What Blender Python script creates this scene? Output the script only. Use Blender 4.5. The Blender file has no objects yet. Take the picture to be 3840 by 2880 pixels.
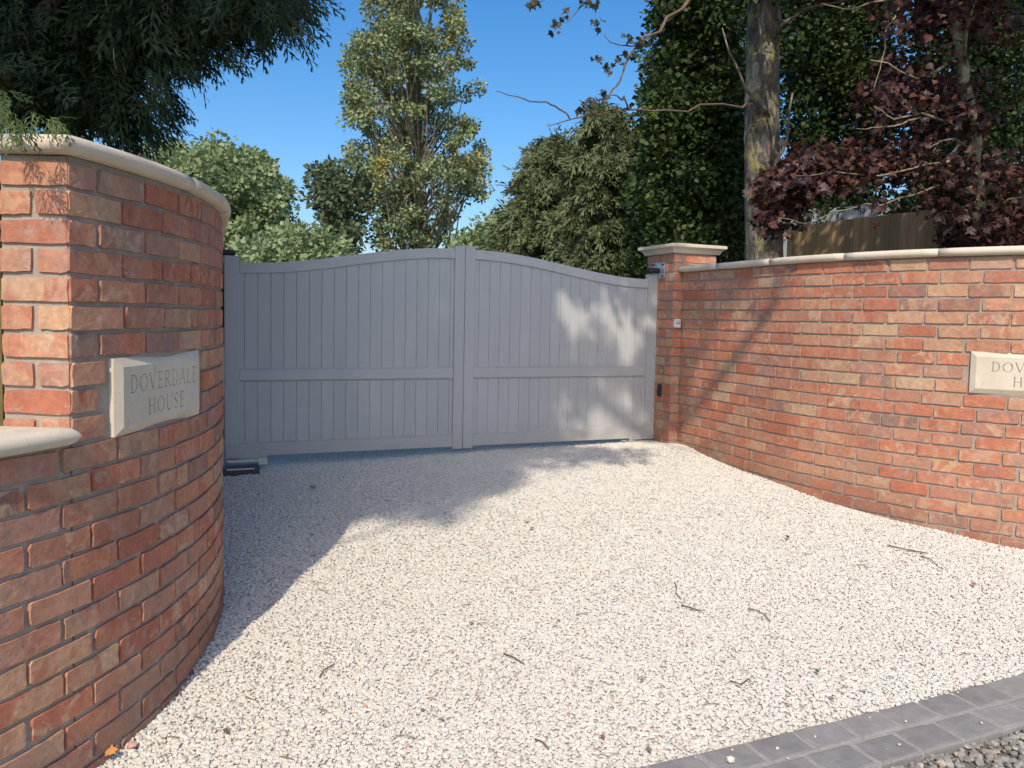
import bpy, bmesh, math, random
import numpy as np
from math import sin, cos, tan, pi, radians, sqrt, atan2, hypot
from mathutils import Vector, Matrix, Euler

S = bpy.context.scene
COL = S.collection
random.seed(7)
rng = np.random.default_rng(11)

# ------------------------------------------------------------------ camera
PITCH, ROLL, EYE = radians(3.25), radians(1.12), 1.43
FWD = Vector((0, cos(PITCH), -sin(PITCH)))
RT0 = Vector((1, 0, 0)); UP0 = RT0.cross(FWD)
RT = RT0 * cos(ROLL) + UP0 * sin(ROLL); UP = UP0 * cos(ROLL) - RT0 * sin(ROLL)
cam_d = bpy.data.cameras.new('camera'); cam = bpy.data.objects.new('camera', cam_d); COL.objects.link(cam)
cam_d.sensor_width = 36; cam_d.lens = 2883 / 3840 * 36; cam_d.shift_y = -90 / 3840
cam_d.clip_start = 0.05; cam_d.clip_end = 2000
M3 = Matrix((RT, UP, -FWD)).transposed()
cam.matrix_world = Matrix.Translation((0, 0, EYE)) @ M3.to_4x4()
S.camera = cam

# ------------------------------------------------------------------ light
SUN_EL = radians(45); SUN_AZ = Vector((-0.12, -1.0)).normalized()      # horizontal direction towards the sun
W = bpy.data.worlds.new('World'); S.world = W; W.use_nodes = True
nt = W.node_tree; nt.nodes.clear()
sky = nt.nodes.new('ShaderNodeTexSky'); sky.sky_type = 'NISHITA'; sky.sun_disc = False
sky.sun_elevation = SUN_EL; sky.sun_rotation = atan2(SUN_AZ.x, SUN_AZ.y)
sky.air_density = 1.0; sky.dust_density = 2.3; sky.ozone_density = 3.0; sky.altitude = 50
bg = nt.nodes.new('ShaderNodeBackground'); bg.inputs[1].default_value = 0.15
wo = nt.nodes.new('ShaderNodeOutputWorld')
hs_ = nt.nodes.new('ShaderNodeHueSaturation'); hs_.inputs['Saturation'].default_value = 1.36
nt.links.new(sky.outputs[0], hs_.inputs['Color']); nt.links.new(hs_.outputs[0], bg.inputs[0]); nt.links.new(bg.outputs[0], wo.inputs[0])
sd = bpy.data.lights.new('sun', 'SUN'); sd.energy = 3.0; sd.angle = radians(0.55); sd.color = (1.0, 0.87, 0.72)
sun = bpy.data.objects.new('sun', sd); COL.objects.link(sun)
sv = Vector((SUN_AZ.x * cos(SUN_EL), SUN_AZ.y * cos(SUN_EL), sin(SUN_EL)))
sun.rotation_euler = sv.to_track_quat('Z', 'Y').to_euler(); sun.location = sv * 30
S.view_settings.view_transform = 'Standard'; S.view_settings.look = 'None'
S.view_settings.exposure = 0.35; S.view_settings.gamma = 1.0
S.cycles.max_bounces = 7; S.cycles.diffuse_bounces = 5; S.cycles.transparent_max_bounces = 4
S.cycles.transmission_bounces = 3; S.cycles.glossy_bounces = 2
SX, SY = SUN_AZ.x / tan(SUN_EL), SUN_AZ.y / tan(SUN_EL)               # move to reach the sun ray one metre up

def ray(x, y):
    """direction through a point of the 2212 x 1659 photograph, scaled to y = 1"""
    k = 3840 / 2212
    d = FWD + RT * ((x * k - 1920) / 2883) - UP * ((y * k - 1440 + 90) / 2883)
    return d / d.y
def P(x, y, Y):
    return Vector((0, 0, EYE)) + ray(x, y) * Y

# ------------------------------------------------------------------ helpers
def tag(o, label=None, cat=None, group=None, kind=None):
    if label: o['label'] = label
    if cat: o['category'] = cat
    if group: o['group'] = group
    if kind: o['kind'] = kind
    return o
def empty(name, loc=(0, 0, 0), label=None, cat=None, group=None, rz=0):
    o = bpy.data.objects.new(name, None); COL.objects.link(o); o.location = loc; o.rotation_euler = (0, 0, rz)
    o.empty_display_size = 0.1
    return tag(o, label, cat, group)
def link(name, me, mat=None, parent=None, world=False):
    if mat is not None and len(me.materials) == 0: me.materials.append(mat)
    o = bpy.data.objects.new(name, me); COL.objects.link(o)
    if parent is not None:
        o.parent = parent
        if world:                                   # mesh given in world coordinates
            o.matrix_parent_inverse = (Matrix.Translation(parent.location) @ parent.rotation_euler.to_matrix().to_4x4()).inverted()
    return o
def mesh(name, v, f, smooth=False):
    me = bpy.data.meshes.new(name); me.from_pydata([tuple(q) for q in v], [], [tuple(q) for q in f]); me.update()
    if smooth: me.shade_smooth()
    return me
def npmesh(name, V, F, smooth=False):
    """V (n,3), F (m,k) constant corner count"""
    me = bpy.data.meshes.new(name); V = np.asarray(V, dtype=np.float32); F = np.asarray(F, dtype=np.int32)
    k = F.shape[1]
    me.vertices.add(len(V)); me.vertices.foreach_set('co', V.ravel())
    me.loops.add(F.size); me.loops.foreach_set('vertex_index', F.ravel())
    me.polygons.add(len(F)); me.polygons.foreach_set('loop_start', np.arange(0, F.size, k, dtype=np.int32))
    try: me.polygons.foreach_set('loop_total', np.full(len(F), k, dtype=np.int32))
    except Exception: pass
    me.update(calc_edges=True); me.validate()
    if smooth: me.shade_smooth()
    return me
class MB:
    def __init__(s): s.v = []; s.f = []
    def add(s, v, f):
        n = len(s.v); s.v += [tuple(q) for q in v]; s.f += [tuple(i + n for i in q) for q in f]
    def box(s, c, size, ax=(1, 0), bev=0.0):
        """box with its x axis along ax in plan, bevelled vertical and top edges when bev > 0"""
        ux = Vector((ax[0], ax[1], 0)).normalized(); uy = Vector((-ux.y, ux.x, 0)); uz = Vector((0, 0, 1)); c = Vector(c)
        hx, hy, hz = size[0] / 2, size[1] / 2, size[2] / 2
        if bev <= 0:
            vs = [c + ux * a * hx + uy * b * hy + uz * g * hz for g in (-1, 1) for a, b in ((-1, -1), (1, -1), (1, 1), (-1, 1))]
            s.add(vs, [(3, 2, 1, 0), (4, 5, 6, 7), (0, 1, 5, 4), (1, 2, 6, 5), (2, 3, 7, 6), (3, 0, 4, 7)]); return
        b = bev; rings = []
        for z, i in ((-hz, b), (-hz + b, 0), (hz - b, 0), (hz, b)):
            rr = []
            for a, q in ((-1, -1), (1, -1), (1, 1), (-1, 1)):
                X = a * (hx - i); Yv = q * (hy - i)
                p1 = (X - a * b, Yv); p2 = (X, Yv - q * b)
                rr += [p1, p2] if a * q < 0 else [p2, p1]
            rings.append([c + ux * x + uy * y + uz * z for x, y in rr])
        vs = [p for r in rings for p in r]; n = 8; fs = [tuple(range(n - 1, -1, -1)), tuple(range(3 * n, 4 * n))]
        for k in range(3):
            for j in range(n):
                fs.append((k * n + j, k * n + (j + 1) % n, (k + 1) * n + (j + 1) % n, (k + 1) * n + j))
        s.add(vs, fs)
    def tube(s, pts, rad, n=8, cap=True):
        pts = [Vector(p) for p in pts]; rings = []; up = Vector((0.13, 0.21, 1)).normalized()
        for i, p in enumerate(pts):
            d = (pts[min(i + 1, len(pts) - 1)] - pts[max(i - 1, 0)]).normalized()
            a = d.cross(up)
            if a.length < 0.1: a = d.cross(Vector((1, 0, 0)))
            a.normalize(); b = d.cross(a)
            r = rad[i] if hasattr(rad, '__len__') else rad
            rings.append([p + (a * cos(2 * pi * j / n) + b * sin(2 * pi * j / n)) * r for j in range(n)])
        vs = [p for r in rings for p in r]; fs = []
        for k in range(len(pts) - 1):
            for j in range(n): fs.append((k * n + j, k * n + (j + 1) % n, (k + 1) * n + (j + 1) % n, (k + 1) * n + j))
        if cap: fs += [tuple(range(n - 1, -1, -1)), tuple(range((len(pts) - 1) * n, len(pts) * n))]
        s.add(vs, fs)
    def build(s, name, mat, parent=None, smooth=False, world=False):
        return link(name, mesh(name, s.v, s.f, smooth), mat, parent, world)

# ------------------------------------------------------------------ materials
def newmat(name):
    m = bpy.data.materials.new(name); m.use_nodes = True; t = m.node_tree
    b = t.nodes['Principled BSDF']; return m, t, b
def N(t, typ, **kw):
    n = t.nodes.new(typ)
    for k, v in kw.items(): setattr(n, k, v)
    return n
def ramp(t, stops, interp='LINEAR'):
    r = N(t, 'ShaderNodeValToRGB'); r.color_ramp.interpolation = interp
    e = r.color_ramp.elements
    while len(e) < len(stops): e.new(0.5)
    for q, (p, c) in zip(e, stops):
        q.position = p; q.color = (*c, 1) if len(c) == 3 else c
    return r
def noise(t, vec, scale, detail=4, rough=0.55, dist=0.0):
    n = N(t, 'ShaderNodeTexNoise'); n.inputs['Scale'].default_value = scale; n.inputs['Detail'].default_value = detail
    n.inputs['Roughness'].default_value = rough; n.inputs['Distortion'].default_value = dist
    if vec is not None: t.links.new(vec, n.inputs['Vector'])
    return n
def mixc(t, a, b, fac, mode='MIX'):
    m = N(t, 'ShaderNodeMix', data_type='RGBA', blend_type=mode)
    for sck, v in ((m.inputs[0], fac), (m.inputs[6], a), (m.inputs[7], b)):
        if isinstance(v, (int, float)): sck.default_value = v
        elif isinstance(v, tuple): sck.default_value = (*v, 1)
        else: t.links.new(v, sck)
    return m.outputs[2]
def math_(t, op, a, b=None, clamp=False):
    m = N(t, 'ShaderNodeMath', operation=op, use_clamp=clamp)
    for i, v in enumerate((a, b)):
        if v is None: continue
        if isinstance(v, (int, float)): m.inputs[i].default_value = v
        else: t.links.new(v, m.inputs[i])
    return m.outputs[0]
def bump(t, b, h, strength, dist=0.01):
    n = N(t, 'ShaderNodeBump'); n.inputs['Strength'].default_value = strength; n.inputs['Distance'].default_value = dist
    t.links.new(h, n.inputs['Height']); t.links.new(n.outputs[0], b.inputs['Normal'])

def simple(name, c1, c2, scale=8, rough=0.7, bstr=0.2, bscale=60, metal=0.0, spec=0.5, bdist=0.004):
    m, t, b = newmat(name); tc = N(t, 'ShaderNodeTexCoord')
    n = noise(t, tc.outputs['Object'], scale); r = ramp(t, [(0.3, c1), (0.7, c2)]); t.links.new(n.outputs[0], r.inputs[0])
    t.links.new(r.outputs[0], b.inputs['Base Color']); b.inputs['Roughness'].default_value = rough
    b.inputs['Metallic'].default_value = metal; b.inputs['Specular IOR Level'].default_value = spec
    if bstr > 0:
        n2 = noise(t, tc.outputs['Object'], bscale, 5); bump(t, b, n2.outputs[0], bstr, bdist)
    return m

def brick_material(name, island=False):
    m, t, b = newmat(name); tc = N(t, 'ShaderNodeTexCoord')
    if island: rnd = N(t, 'ShaderNodeNewGeometry').outputs['Random Per Island']
    else: rnd = N(t, 'ShaderNodeObjectInfo').outputs['Random']
    r2 = math_(t, 'FRACT', math_(t, 'MULTIPLY', rnd, 17.37)); r3 = math_(t, 'FRACT', math_(t, 'MULTIPLY', rnd, 91.7))
    r4 = math_(t, 'FRACT', math_(t, 'MULTIPLY', rnd, 253.1))
    off = N(t, 'ShaderNodeCombineXYZ')
    t.links.new(math_(t, 'MULTIPLY', rnd, 37.0), off.inputs[0]); t.links.new(math_(t, 'MULTIPLY', r2, 53.0), off.inputs[1]); t.links.new(math_(t, 'MULTIPLY', r3, 29.0), off.inputs[2])
    va = N(t, 'ShaderNodeVectorMath', operation='ADD'); t.links.new(tc.outputs['Object'], va.inputs[0]); t.links.new(off.outputs[0], va.inputs[1])
    vec = va.outputs[0]
    base = ramp(t, [(0.0, (0.53, 0.205, 0.12)), (0.18, (0.47, 0.175, 0.105)), (0.32, (0.55, 0.245, 0.145)), (0.46, (0.47, 0.215, 0.14)), (0.60, (0.52, 0.265, 0.165)),
                    (0.72, (0.44, 0.225, 0.155)), (0.82, (0.54, 0.30, 0.18)), (0.90, (0.48, 0.255, 0.175)), (0.945, (0.54, 0.36, 0.225)), (0.975, (0.31, 0.185, 0.145))], 'CONSTANT')
    t.links.new(rnd, base.inputs[0])
    sec = ramp(t, [(0.0, (0.56, 0.26, 0.15)), (0.22, (0.54, 0.33, 0.20)), (0.42, (0.45, 0.165, 0.10)), (0.60, (0.57, 0.39, 0.245)), (0.74, (0.40, 0.25, 0.195)), (0.94, (0.25, 0.17, 0.145))], 'CONSTANT')
    t.links.new(r2, sec.inputs[0])
    thi = ramp(t, [(0.0, (0.52, 0.33, 0.24)), (0.3, (0.46, 0.175, 0.10)), (0.55, (0.60, 0.42, 0.27)), (0.8, (0.36, 0.235, 0.19))], 'CONSTANT')
    t.links.new(r4, thi.inputs[0])
    st = N(t, 'ShaderNodeMapping'); st.inputs['Scale'].default_value = (1.0, 1.0, 0.4); t.links.new(vec, st.inputs[0])
    n1 = noise(t, st.outputs[0], 9.5, 3, 0.5, 0.6)
    k = ramp(t, [(0.47, (0, 0, 0)), (0.54, (1, 1, 1))]); t.links.new(n1.outputs[0], k.inputs[0])
    c = mixc(t, base.outputs[0], sec.outputs[0], math_(t, 'MULTIPLY', k.outputs[0], math_(t, 'ADD', math_(t, 'MULTIPLY', r3, 0.6), 0.25)))
    n1b = noise(t, vec, 13, 4, 0.6, 1.2)
    kb = ramp(t, [(0.52, (0, 0, 0)), (0.60, (1, 1, 1))]); t.links.new(n1b.outputs[0], kb.inputs[0])
    c = mixc(t, c, thi.outputs[0], math_(t, 'MULTIPLY', kb.outputs[0], 0.65))
    n2 = noise(t, vec, 38, 6, 0.7); k2 = ramp(t, [(0.25, (0.74, 0.74, 0.74)), (0.75, (1.2, 1.2, 1.2))]); t.links.new(n2.outputs[0], k2.inputs[0])
    c = mixc(t, c, k2.outputs[0], 1.0, 'MULTIPLY')
    n3 = noise(t, vec, 17, 5, 0.7, 0.4); k3 = ramp(t, [(0.60, (0, 0, 0)), (0.68, (1, 1, 1))]); t.links.new(n3.outputs[0], k3.inputs[0])
    c = mixc(t, c, (0.58, 0.48, 0.40), math_(t, 'MULTIPLY', k3.outputs[0], math_(t, 'MULTIPLY', r4, 0.7)))
    n4 = noise(t, vec, 90, 3, 0.6); k4 = ramp(t, [(0.27, (1, 1, 1)), (0.33, (0, 0, 0))]); t.links.new(n4.outputs[0], k4.inputs[0])
    c = mixc(t, c, (0.11, 0.06, 0.045), math_(t, 'MULTIPLY', k4.outputs[0], 0.6))
    sx = N(t, 'ShaderNodeSeparateXYZ'); gp_ = N(t, 'ShaderNodeNewGeometry'); t.links.new(gp_.outputs['Position'], sx.inputs[0])
    gl = math_(t, 'MULTIPLY', math_(t, 'MAXIMUM', math_(t, 'SUBTRACT', sx.outputs[1], 3.9), 0.0), 0.085)
    nd = noise(t, gp_.outputs['Position'], 3.5, 6, 0.7)
    hh = math_(t, 'ADD', math_(t, 'SUBTRACT', sx.outputs[2], gl), math_(t, 'MULTIPLY', math_(t, 'SUBTRACT', nd.outputs[0], 0.5), 0.35))
    kd = ramp(t, [(0.03, (1, 1, 1)), (0.24, (0, 0, 0))]); t.links.new(hh, kd.inputs[0])
    c = mixc(t, c, (0.20, 0.135, 0.11), math_(t, 'MULTIPLY', kd.outputs[0], 0.42))
    nw = noise(t, gp_.outputs['Position'], 1.7, 5, 0.65); kw = ramp(t, [(0.35, (0.84, 0.84, 0.86)), (0.65, (1.08, 1.07, 1.05))]); t.links.new(nw.outputs[0], kw.inputs[0]); c = mixc(t, c, kw.outputs[0], 1.0, 'MULTIPLY')
    t.links.new(c, b.inputs['Base Color']); b.inputs['Roughness'].default_value = 0.86; b.inputs['Specular IOR Level'].default_value = 0.3
    hn = noise(t, vec, 55, 8, 0.65); h = math_(t, 'ADD', hn.outputs[0], math_(t, 'MULTIPLY', n1.outputs[0], 0.8))
    bump(t, b, h, 0.55, 0.006)
    return m
M_brick = brick_material('weathered_brick'); M_brick_far = brick_material('weathered_brick_run', True)
M_mortar = simple('grey_mortar', (0.31, 0.265, 0.22), (0.42, 0.365, 0.305), 14, 0.95, 0.5, 110, spec=0.2, bdist=0.006)
def caststone():
    m, t, b = newmat('cream_cast_stone'); gp_ = N(t, 'ShaderNodeNewGeometry'); n = noise(t, gp_.outputs['Position'], 5, 6, 0.65)
    r = ramp(t, [(0.3, (0.585, 0.51, 0.395)), (0.7, (0.69, 0.62, 0.50))]); t.links.new(n.outputs[0], r.inputs[0])
    n2 = noise(t, gp_.outputs['Position'], 16, 8, 0.75, 0.3); k = ramp(t, [(0.56, (0, 0, 0)), (0.70, (1, 1, 1))]); t.links.new(n2.outputs[0], k.inputs[0])
    c = mixc(t, r.outputs[0], (0.36, 0.32, 0.25), math_(t, 'MULTIPLY', k.outputs[0], 0.45))
    n4 = noise(t, gp_.outputs['Position'], 170, 3); k4 = ramp(t, [(0.30, (0.86, 0.85, 0.84)), (0.42, (1, 1, 1))]); t.links.new(n4.outputs[0], k4.inputs[0]); c = mixc(t, c, k4.outputs[0], 1.0, 'MULTIPLY')
    t.links.new(c, b.inputs['Base Color']); b.inputs['Roughness'].default_value = 0.85; b.inputs['Specular IOR Level'].default_value = 0.3
    n3 = noise(t, gp_.outputs['Position'], 120, 5); bump(t, b, n3.outputs[0], 0.25, 0.003); return m
M_stone = caststone()
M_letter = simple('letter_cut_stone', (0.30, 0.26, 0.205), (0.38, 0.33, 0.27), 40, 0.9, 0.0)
def gatemat():
    m, t, b = newmat('grey_painted_gate'); gp_ = N(t, 'ShaderNodeNewGeometry'); oi = N(t, 'ShaderNodeObjectInfo')
    r = ramp(t, [(0, (0.432, 0.448, 0.445)), (1, (0.458, 0.472, 0.468))]); t.links.new(oi.outputs['Random'], r.inputs[0])
    mp_ = N(t, 'ShaderNodeMapping'); mp_.inputs['Scale'].default_value = (1, 1, 0.25); t.links.new(gp_.outputs['Position'], mp_.inputs[0])
    n = noise(t, mp_.outputs[0], 4, 6, 0.65); k = ramp(t, [(0.3, (0.93, 0.93, 0.93)), (0.7, (1.04, 1.04, 1.04))]); t.links.new(n.outputs[0], k.inputs[0])
    c = mixc(t, r.outputs[0], k.outputs[0], 1.0, 'MULTIPLY')
    sx = N(t, 'ShaderNodeSeparateXYZ'); t.links.new(gp_.outputs['Position'], sx.inputs[0]); n2 = noise(t, gp_.outputs['Position'], 14, 6, 0.75)
    h = math_(t, 'ADD', sx.outputs[2], math_(t, 'MULTIPLY', math_(t, 'SUBTRACT', n2.outputs[0], 0.5), 0.5)); kd = ramp(t, [(0.30, (1, 1, 1)), (0.50, (0, 0, 0))]); t.links.new(h, kd.inputs[0])
    c = mixc(t, c, (0.40, 0.37, 0.33), math_(t, 'MULTIPLY', kd.outputs[0], 0.5))
    t.links.new(c, b.inputs['Base Color']); b.inputs['Roughness'].default_value = 0.45
    n3 = noise(t, mp_.outputs[0], 120, 3); bump(t, b, n3.outputs[0], 0.08, 0.002); return m
M_gate = gatemat()
M_galv = simple('galvanised_steel', (0.50, 0.51, 0.52), (0.62, 0.63, 0.64), 30, 0.42, 0.1, 80, metal=0.7)
M_black = simple('black_plastic', (0.012, 0.012, 0.014), (0.022, 0.022, 0.025), 20, 0.5, 0.0)
M_white = simple('white_plastic', (0.78, 0.78, 0.78), (0.82, 0.82, 0.82), 20, 0.4, 0.0)
M_conc = simple('grey_concrete', (0.36, 0.355, 0.34), (0.45, 0.44, 0.42), 12, 0.9, 0.4, 120)
M_darkmetal = simple('dark_steel', (0.05, 0.05, 0.055), (0.09, 0.09, 0.09), 20, 0.5, 0.1, 80, metal=0.5)
M_bark = simple('brown_bark', (0.06, 0.045, 0.032), (0.16, 0.13, 0.095), 9, 0.95, 0.9, 26, spec=0.1, bdist=0.03)
M_barkpale = simple('pale_lichened_bark', (0.10, 0.085, 0.06), (0.40, 0.36, 0.24), 7, 0.95, 0.9, 30, spec=0.1, bdist=0.03)
M_twig = simple('twig_bark', (0.10, 0.065, 0.045), (0.17, 0.12, 0.08), 20, 0.9, 0.0)
def ivybark():
    m, t, b = newmat('lichened_trunk_bark'); tc = N(t, 'ShaderNodeTexCoord')
    mp = N(t, 'ShaderNodeMapping'); mp.inputs['Scale'].default_value = (1, 1, 0.35); t.links.new(tc.outputs['Object'], mp.inputs[0])
    n = noise(t, mp.outputs[0], 9, 8, 0.75, 0.8); r = ramp(t, [(0.36, (0.045, 0.036, 0.03)), (0.5, (0.15, 0.125, 0.10)), (0.64, (0.42, 0.38, 0.31))]); t.links.new(n.outputs[0], r.inputs[0])
    n2 = noise(t, tc.outputs['Object'], 5.2, 8, 0.75); k = ramp(t, [(0.53, (0, 0, 0)), (0.60, (1, 1, 1))]); t.links.new(n2.outputs[0], k.inputs[0])
    c = mixc(t, r.outputs[0], (0.36, 0.34, 0.09), math_(t, 'MULTIPLY', k.outputs[0], 0.75))
    t.links.new(c, b.inputs['Base Color']); b.inputs['Roughness'].default_value = 0.95
    n3 = noise(t, mp.outputs[0], 22, 8, 0.7); bump(t, b, n3.outputs[0], 0.9, 0.04); return m
M_trunk = ivybark()

def leafmat(name, cols, patch=None, trans=0.25, pscale=0.6, pth=0.6, rough=0.55, spec=0.4, obj=False):
    m, t, b = newmat(name)
    if obj: rnd = N(t, 'ShaderNodeObjectInfo').outputs['Random']
    else: rnd = N(t, 'ShaderNodeNewGeometry').outputs['Random Per Island']
    n = len(cols); r = ramp(t, [(i / max(1, n - 1), c) for i, c in enumerate(cols)]); t.links.new(rnd, r.inputs[0])
    c = r.outputs[0]
    if patch:
        tc = N(t, 'ShaderNodeTexCoord'); nn = noise(t, tc.outputs['Object'], pscale, 3, 0.6)
        k = ramp(t, [(pth, (0, 0, 0)), (pth + 0.08, (1, 1, 1))]); t.links.new(nn.outputs[0], k.inputs[0])
        r2 = math_(t, 'GREATER_THAN', math_(t, 'FRACT', math_(t, 'MULTIPLY', rnd, 13.7)), 0.45)
        c = mixc(t, c, patch, math_(t, 'MULTIPLY', k.outputs[0], r2))
    t.links.new(c, b.inputs['Base Color']); b.inputs['Roughness'].default_value = rough; b.inputs['Specular IOR Level'].default_value = spec
    tr = N(t, 'ShaderNodeBsdfTranslucent'); t.links.new(c, tr.inputs[0])
    mx = N(t, 'ShaderNodeMixShader'); mx.inputs[0].default_value = trans
    t.links.new(b.outputs[0], mx.inputs[1]); t.links.new(tr.outputs[0], mx.inputs[2])
    t.links.new(mx.outputs[0], t.nodes['Material Output'].inputs[0]); return m

# ------------------------------------------------------------------ ground heights
GY = [-60, 0, 2.4, 3.78, 4.69, 5.7, 7.05, 9, 14, 60, 900]
GZ = [-0.10, -0.07, -0.057, -0.004, 0.077, 0.172, 0.262, 0.30, 0.35, 0.4, 0.4]
def gz(x, y):
    z = float(np.interp(y, GY, GZ))
    z += 0.006 * sin(3.1 * x + 1.3 * y) + 0.005 * sin(5.3 * y - 2.1 * x) if 2.2 < y < 8 else 0
    z += 0.035 * math.exp(-(((x - 1.42) / 0.22) ** 2 + ((y - 6.85) / 0.2) ** 2))           # gravel heaped against the right pillar
    return z

# ------------------------------------------------------------------ wall plans
class Path:
    def __init__(s, pts):
        s.p = np.array(pts); d = np.diff(s.p, axis=0); s.s = np.concatenate([[0], np.cumsum(np.hypot(d[:, 0], d[:, 1]))]); s.o = 0
        s.L = s.s[-1]
    def at(s, q):
        q = q + s.o
        x = np.interp(q, s.s, s.p[:, 0]); y = np.interp(q, s.s, s.p[:, 1]); e = 0.01
        a = np.array([np.interp(q - e, s.s, s.p[:, 0]), np.interp(q - e, s.s, s.p[:, 1])]); b = np.array([np.interp(q + e, s.s, s.p[:, 0]), np.interp(q + e, s.s, s.p[:, 1])])
        d = (b - a) / np.linalg.norm(b - a)
        return Vector((x, y)), Vector(d), Vector((d[1], -d[0]))          # point, heading, outward (drive side) normal
LC = (-3.664, 2.910); LR = 2.4
lp = [(LC[0] + LR * cos(a), LC[1] + LR * sin(a)) for a in np.radians(np.arange(-62, 22.01, 0.5))]
tx, ty = -0.374, 0.927
for q in np.arange(0.02, 2.02, 0.05): lp.append((LC[0] + LR * cos(radians(22)) + tx * q, LC[1] + LR * sin(radians(22)) + ty * q))
LP = Path(lp); LP.o = LR * radians(62 - 14.16)                            # s = 0 at the corner of the high wall
C0 = Vector((1.46, 7.04)); GD = Vector((0.92785, 0.37296)); GN = Vector((0.37296, -0.92785))
w0 = C0 + GD * 0.09
rp = [tuple(w0 + GN * q) for q in np.arange(-0.2, 1.2, 0.05)]
RR = 2.77; A = w0 + GN * 1.2; RC = A + Vector((0.92785, 0.37296)) * RR
a0 = atan2(A.y - RC.y, A.x - RC.x)
for q in np.arange(0, radians(68), radians(0.5)): rp.append((RC.x + RR * cos(a0 + q), RC.y + RR * sin(a0 + q)))
e = Vector(rp[-1]); 
for q in np.arange(0.05, 3, 0.1): rp.append((e.x + q, e.y))
RP = Path(rp); RP.o = 0.2

# ------------------------------------------------------------------ brick shapes
def brick_mesh(name, L, H, rough, seed):
    """a brick face with an uneven outline, front at y=0, going back along +y"""
    r = random.Random(seed); hx, hz = L / 2, H / 2; c = min(0.0075, L * 0.07)
    u = lambda: c * r.uniform(0.35, 1.25)
    pts = [(-hx + u(), -hz), (-hx * 0.5, -hz), (0, -hz), (hx * 0.5, -hz), (hx - u(), -hz), (hx, -hz + u()), (hx, 0), (hx, hz - u()),
           (hx - u(), hz), (hx * 0.55, hz), (hx * 0.1, hz), (-hx * 0.45, hz), (-hx + u(), hz), (-hx, hz - u()), (-hx, 0), (-hx, -hz + u())]
    j = rough
    pts = [(x + r.uniform(-j, j), z + r.uniform(-j, j) * 0.8) for x, z in pts]
    n = len(pts); V = []
    for x, z in pts: V.append((x * (1 - 0.0022 / hx), r.uniform(-0.0003, 0.0006), z * (1 - 0.002 / hz)))
    for x, z in pts: V.append((x, 0.016, z))
    V.append((r.uniform(-.3, .3) * hx, -0.0002, r.uniform(-.2, .2) * hz))
    F = [(i, (i + 1) % n, 2 * n) for i in range(n)]
    for i in range(n): F.append((i, n + i, n + (i + 1) % n, (i + 1) % n))
    return mesh(name, V, F)
CH = 0.086                                                             # brick course
def variants(tagname, L, rough, count, H=0.0735):
    return [brick_mesh(tagname, L, H, rough, 100 * i + int(L * 1e4)) for i in range(count)]
ST_L = variants('brick', 0.226, 0.0036, 16); HD_L = variants('brick', 0.1085, 0.003, 8); ST_R = variants('brick', 0.226, 0.0026, 14, 0.0745)
HD_R = variants('brick', 0.1085, 0.0014, 6, 0.0745); CL_L = variants('brick', 0.104, 0.003, 6)
for me in ST_L + HD_L + ST_R + HD_R + CL_L: me.materials.append(M_brick)
def put_brick(me, pos, heading, normal, z, parent, proud, rnd, sx=1.0):
    o = bpy.data.objects.new('brick', me); COL.objects.link(o); o.parent = parent
    ang = atan2(heading.y, heading.x)
    # local +y goes into the wall; front normal is -y
    m = Matrix.Rotation(ang + rnd.uniform(-0.006, 0.006), 4, 'Z')
    if (m.to_3x3() @ Vector((0, -1, 0))).to_2d().dot(normal) < 0: m = Matrix.Rotation(ang + pi, 4, 'Z')
    p = pos + normal * (proud + rnd.uniform(-0.0022, 0.0022))
    o.matrix_basis = Matrix.Translation((p.x, p.y, z + rnd.uniform(-0.0012, 0.0012))) @ m @ Matrix.Rotation(rnd.uniform(-0.006, 0.006), 4, 'Y') @ Matrix.Diagonal((sx, 1, 1, 1))
    return o
def clip_brick(qc, L_, a, b):
    lo, hi = qc - L_ / 2, qc + L_ / 2
    if hi <= a - 0.008 or lo >= b + 0.008: return (qc, L_)
    if lo < a - 0.04: return ((lo + a - 0.010) / 2, a - 0.010 - lo)
    if hi > b + 0.04: return ((hi + b + 0.010) / 2, hi - b - 0.010)
    return None
def bake_bricks(objs, name, parent):
    V = []; F = []
    for o in objs:
        n = len(V); V += [tuple(o.matrix_basis @ v.co) for v in o.data.vertices]; F += [tuple(i + n for i in p.vertices) for p in o.data.polygons]
        bpy.data.objects.remove(o)
    o = link(name, mesh(name, V, F), M_brick_far, parent); o['kind'] = 'stuff'; return o
def band(path, s0, s1, z0, z1, front, back, step=0.06):
    n = max(2, int((s1 - s0) / step)); V = []; F = []
    for i in range(n + 1):
        p, d, nn = path.at(s0 + (s1 - s0) * i / n)
        for off in (front, back):
            for z in (z0, z1): q = p + nn * off; V.append((q.x, q.y, z))
    for i in range(n):
        a = 4 * i; b = a + 4
        F += [(a, a + 1, b + 1, b), (a + 2, b + 2, b + 3, a + 3), (a + 1, a + 3, b + 3, b + 1), (a, b, b + 2, a + 2)]
    F += [(0, 2, 3, 1), (4 * n, 4 * n + 1, 4 * n + 3, 4 * n + 2)]
    return V, F
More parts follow.
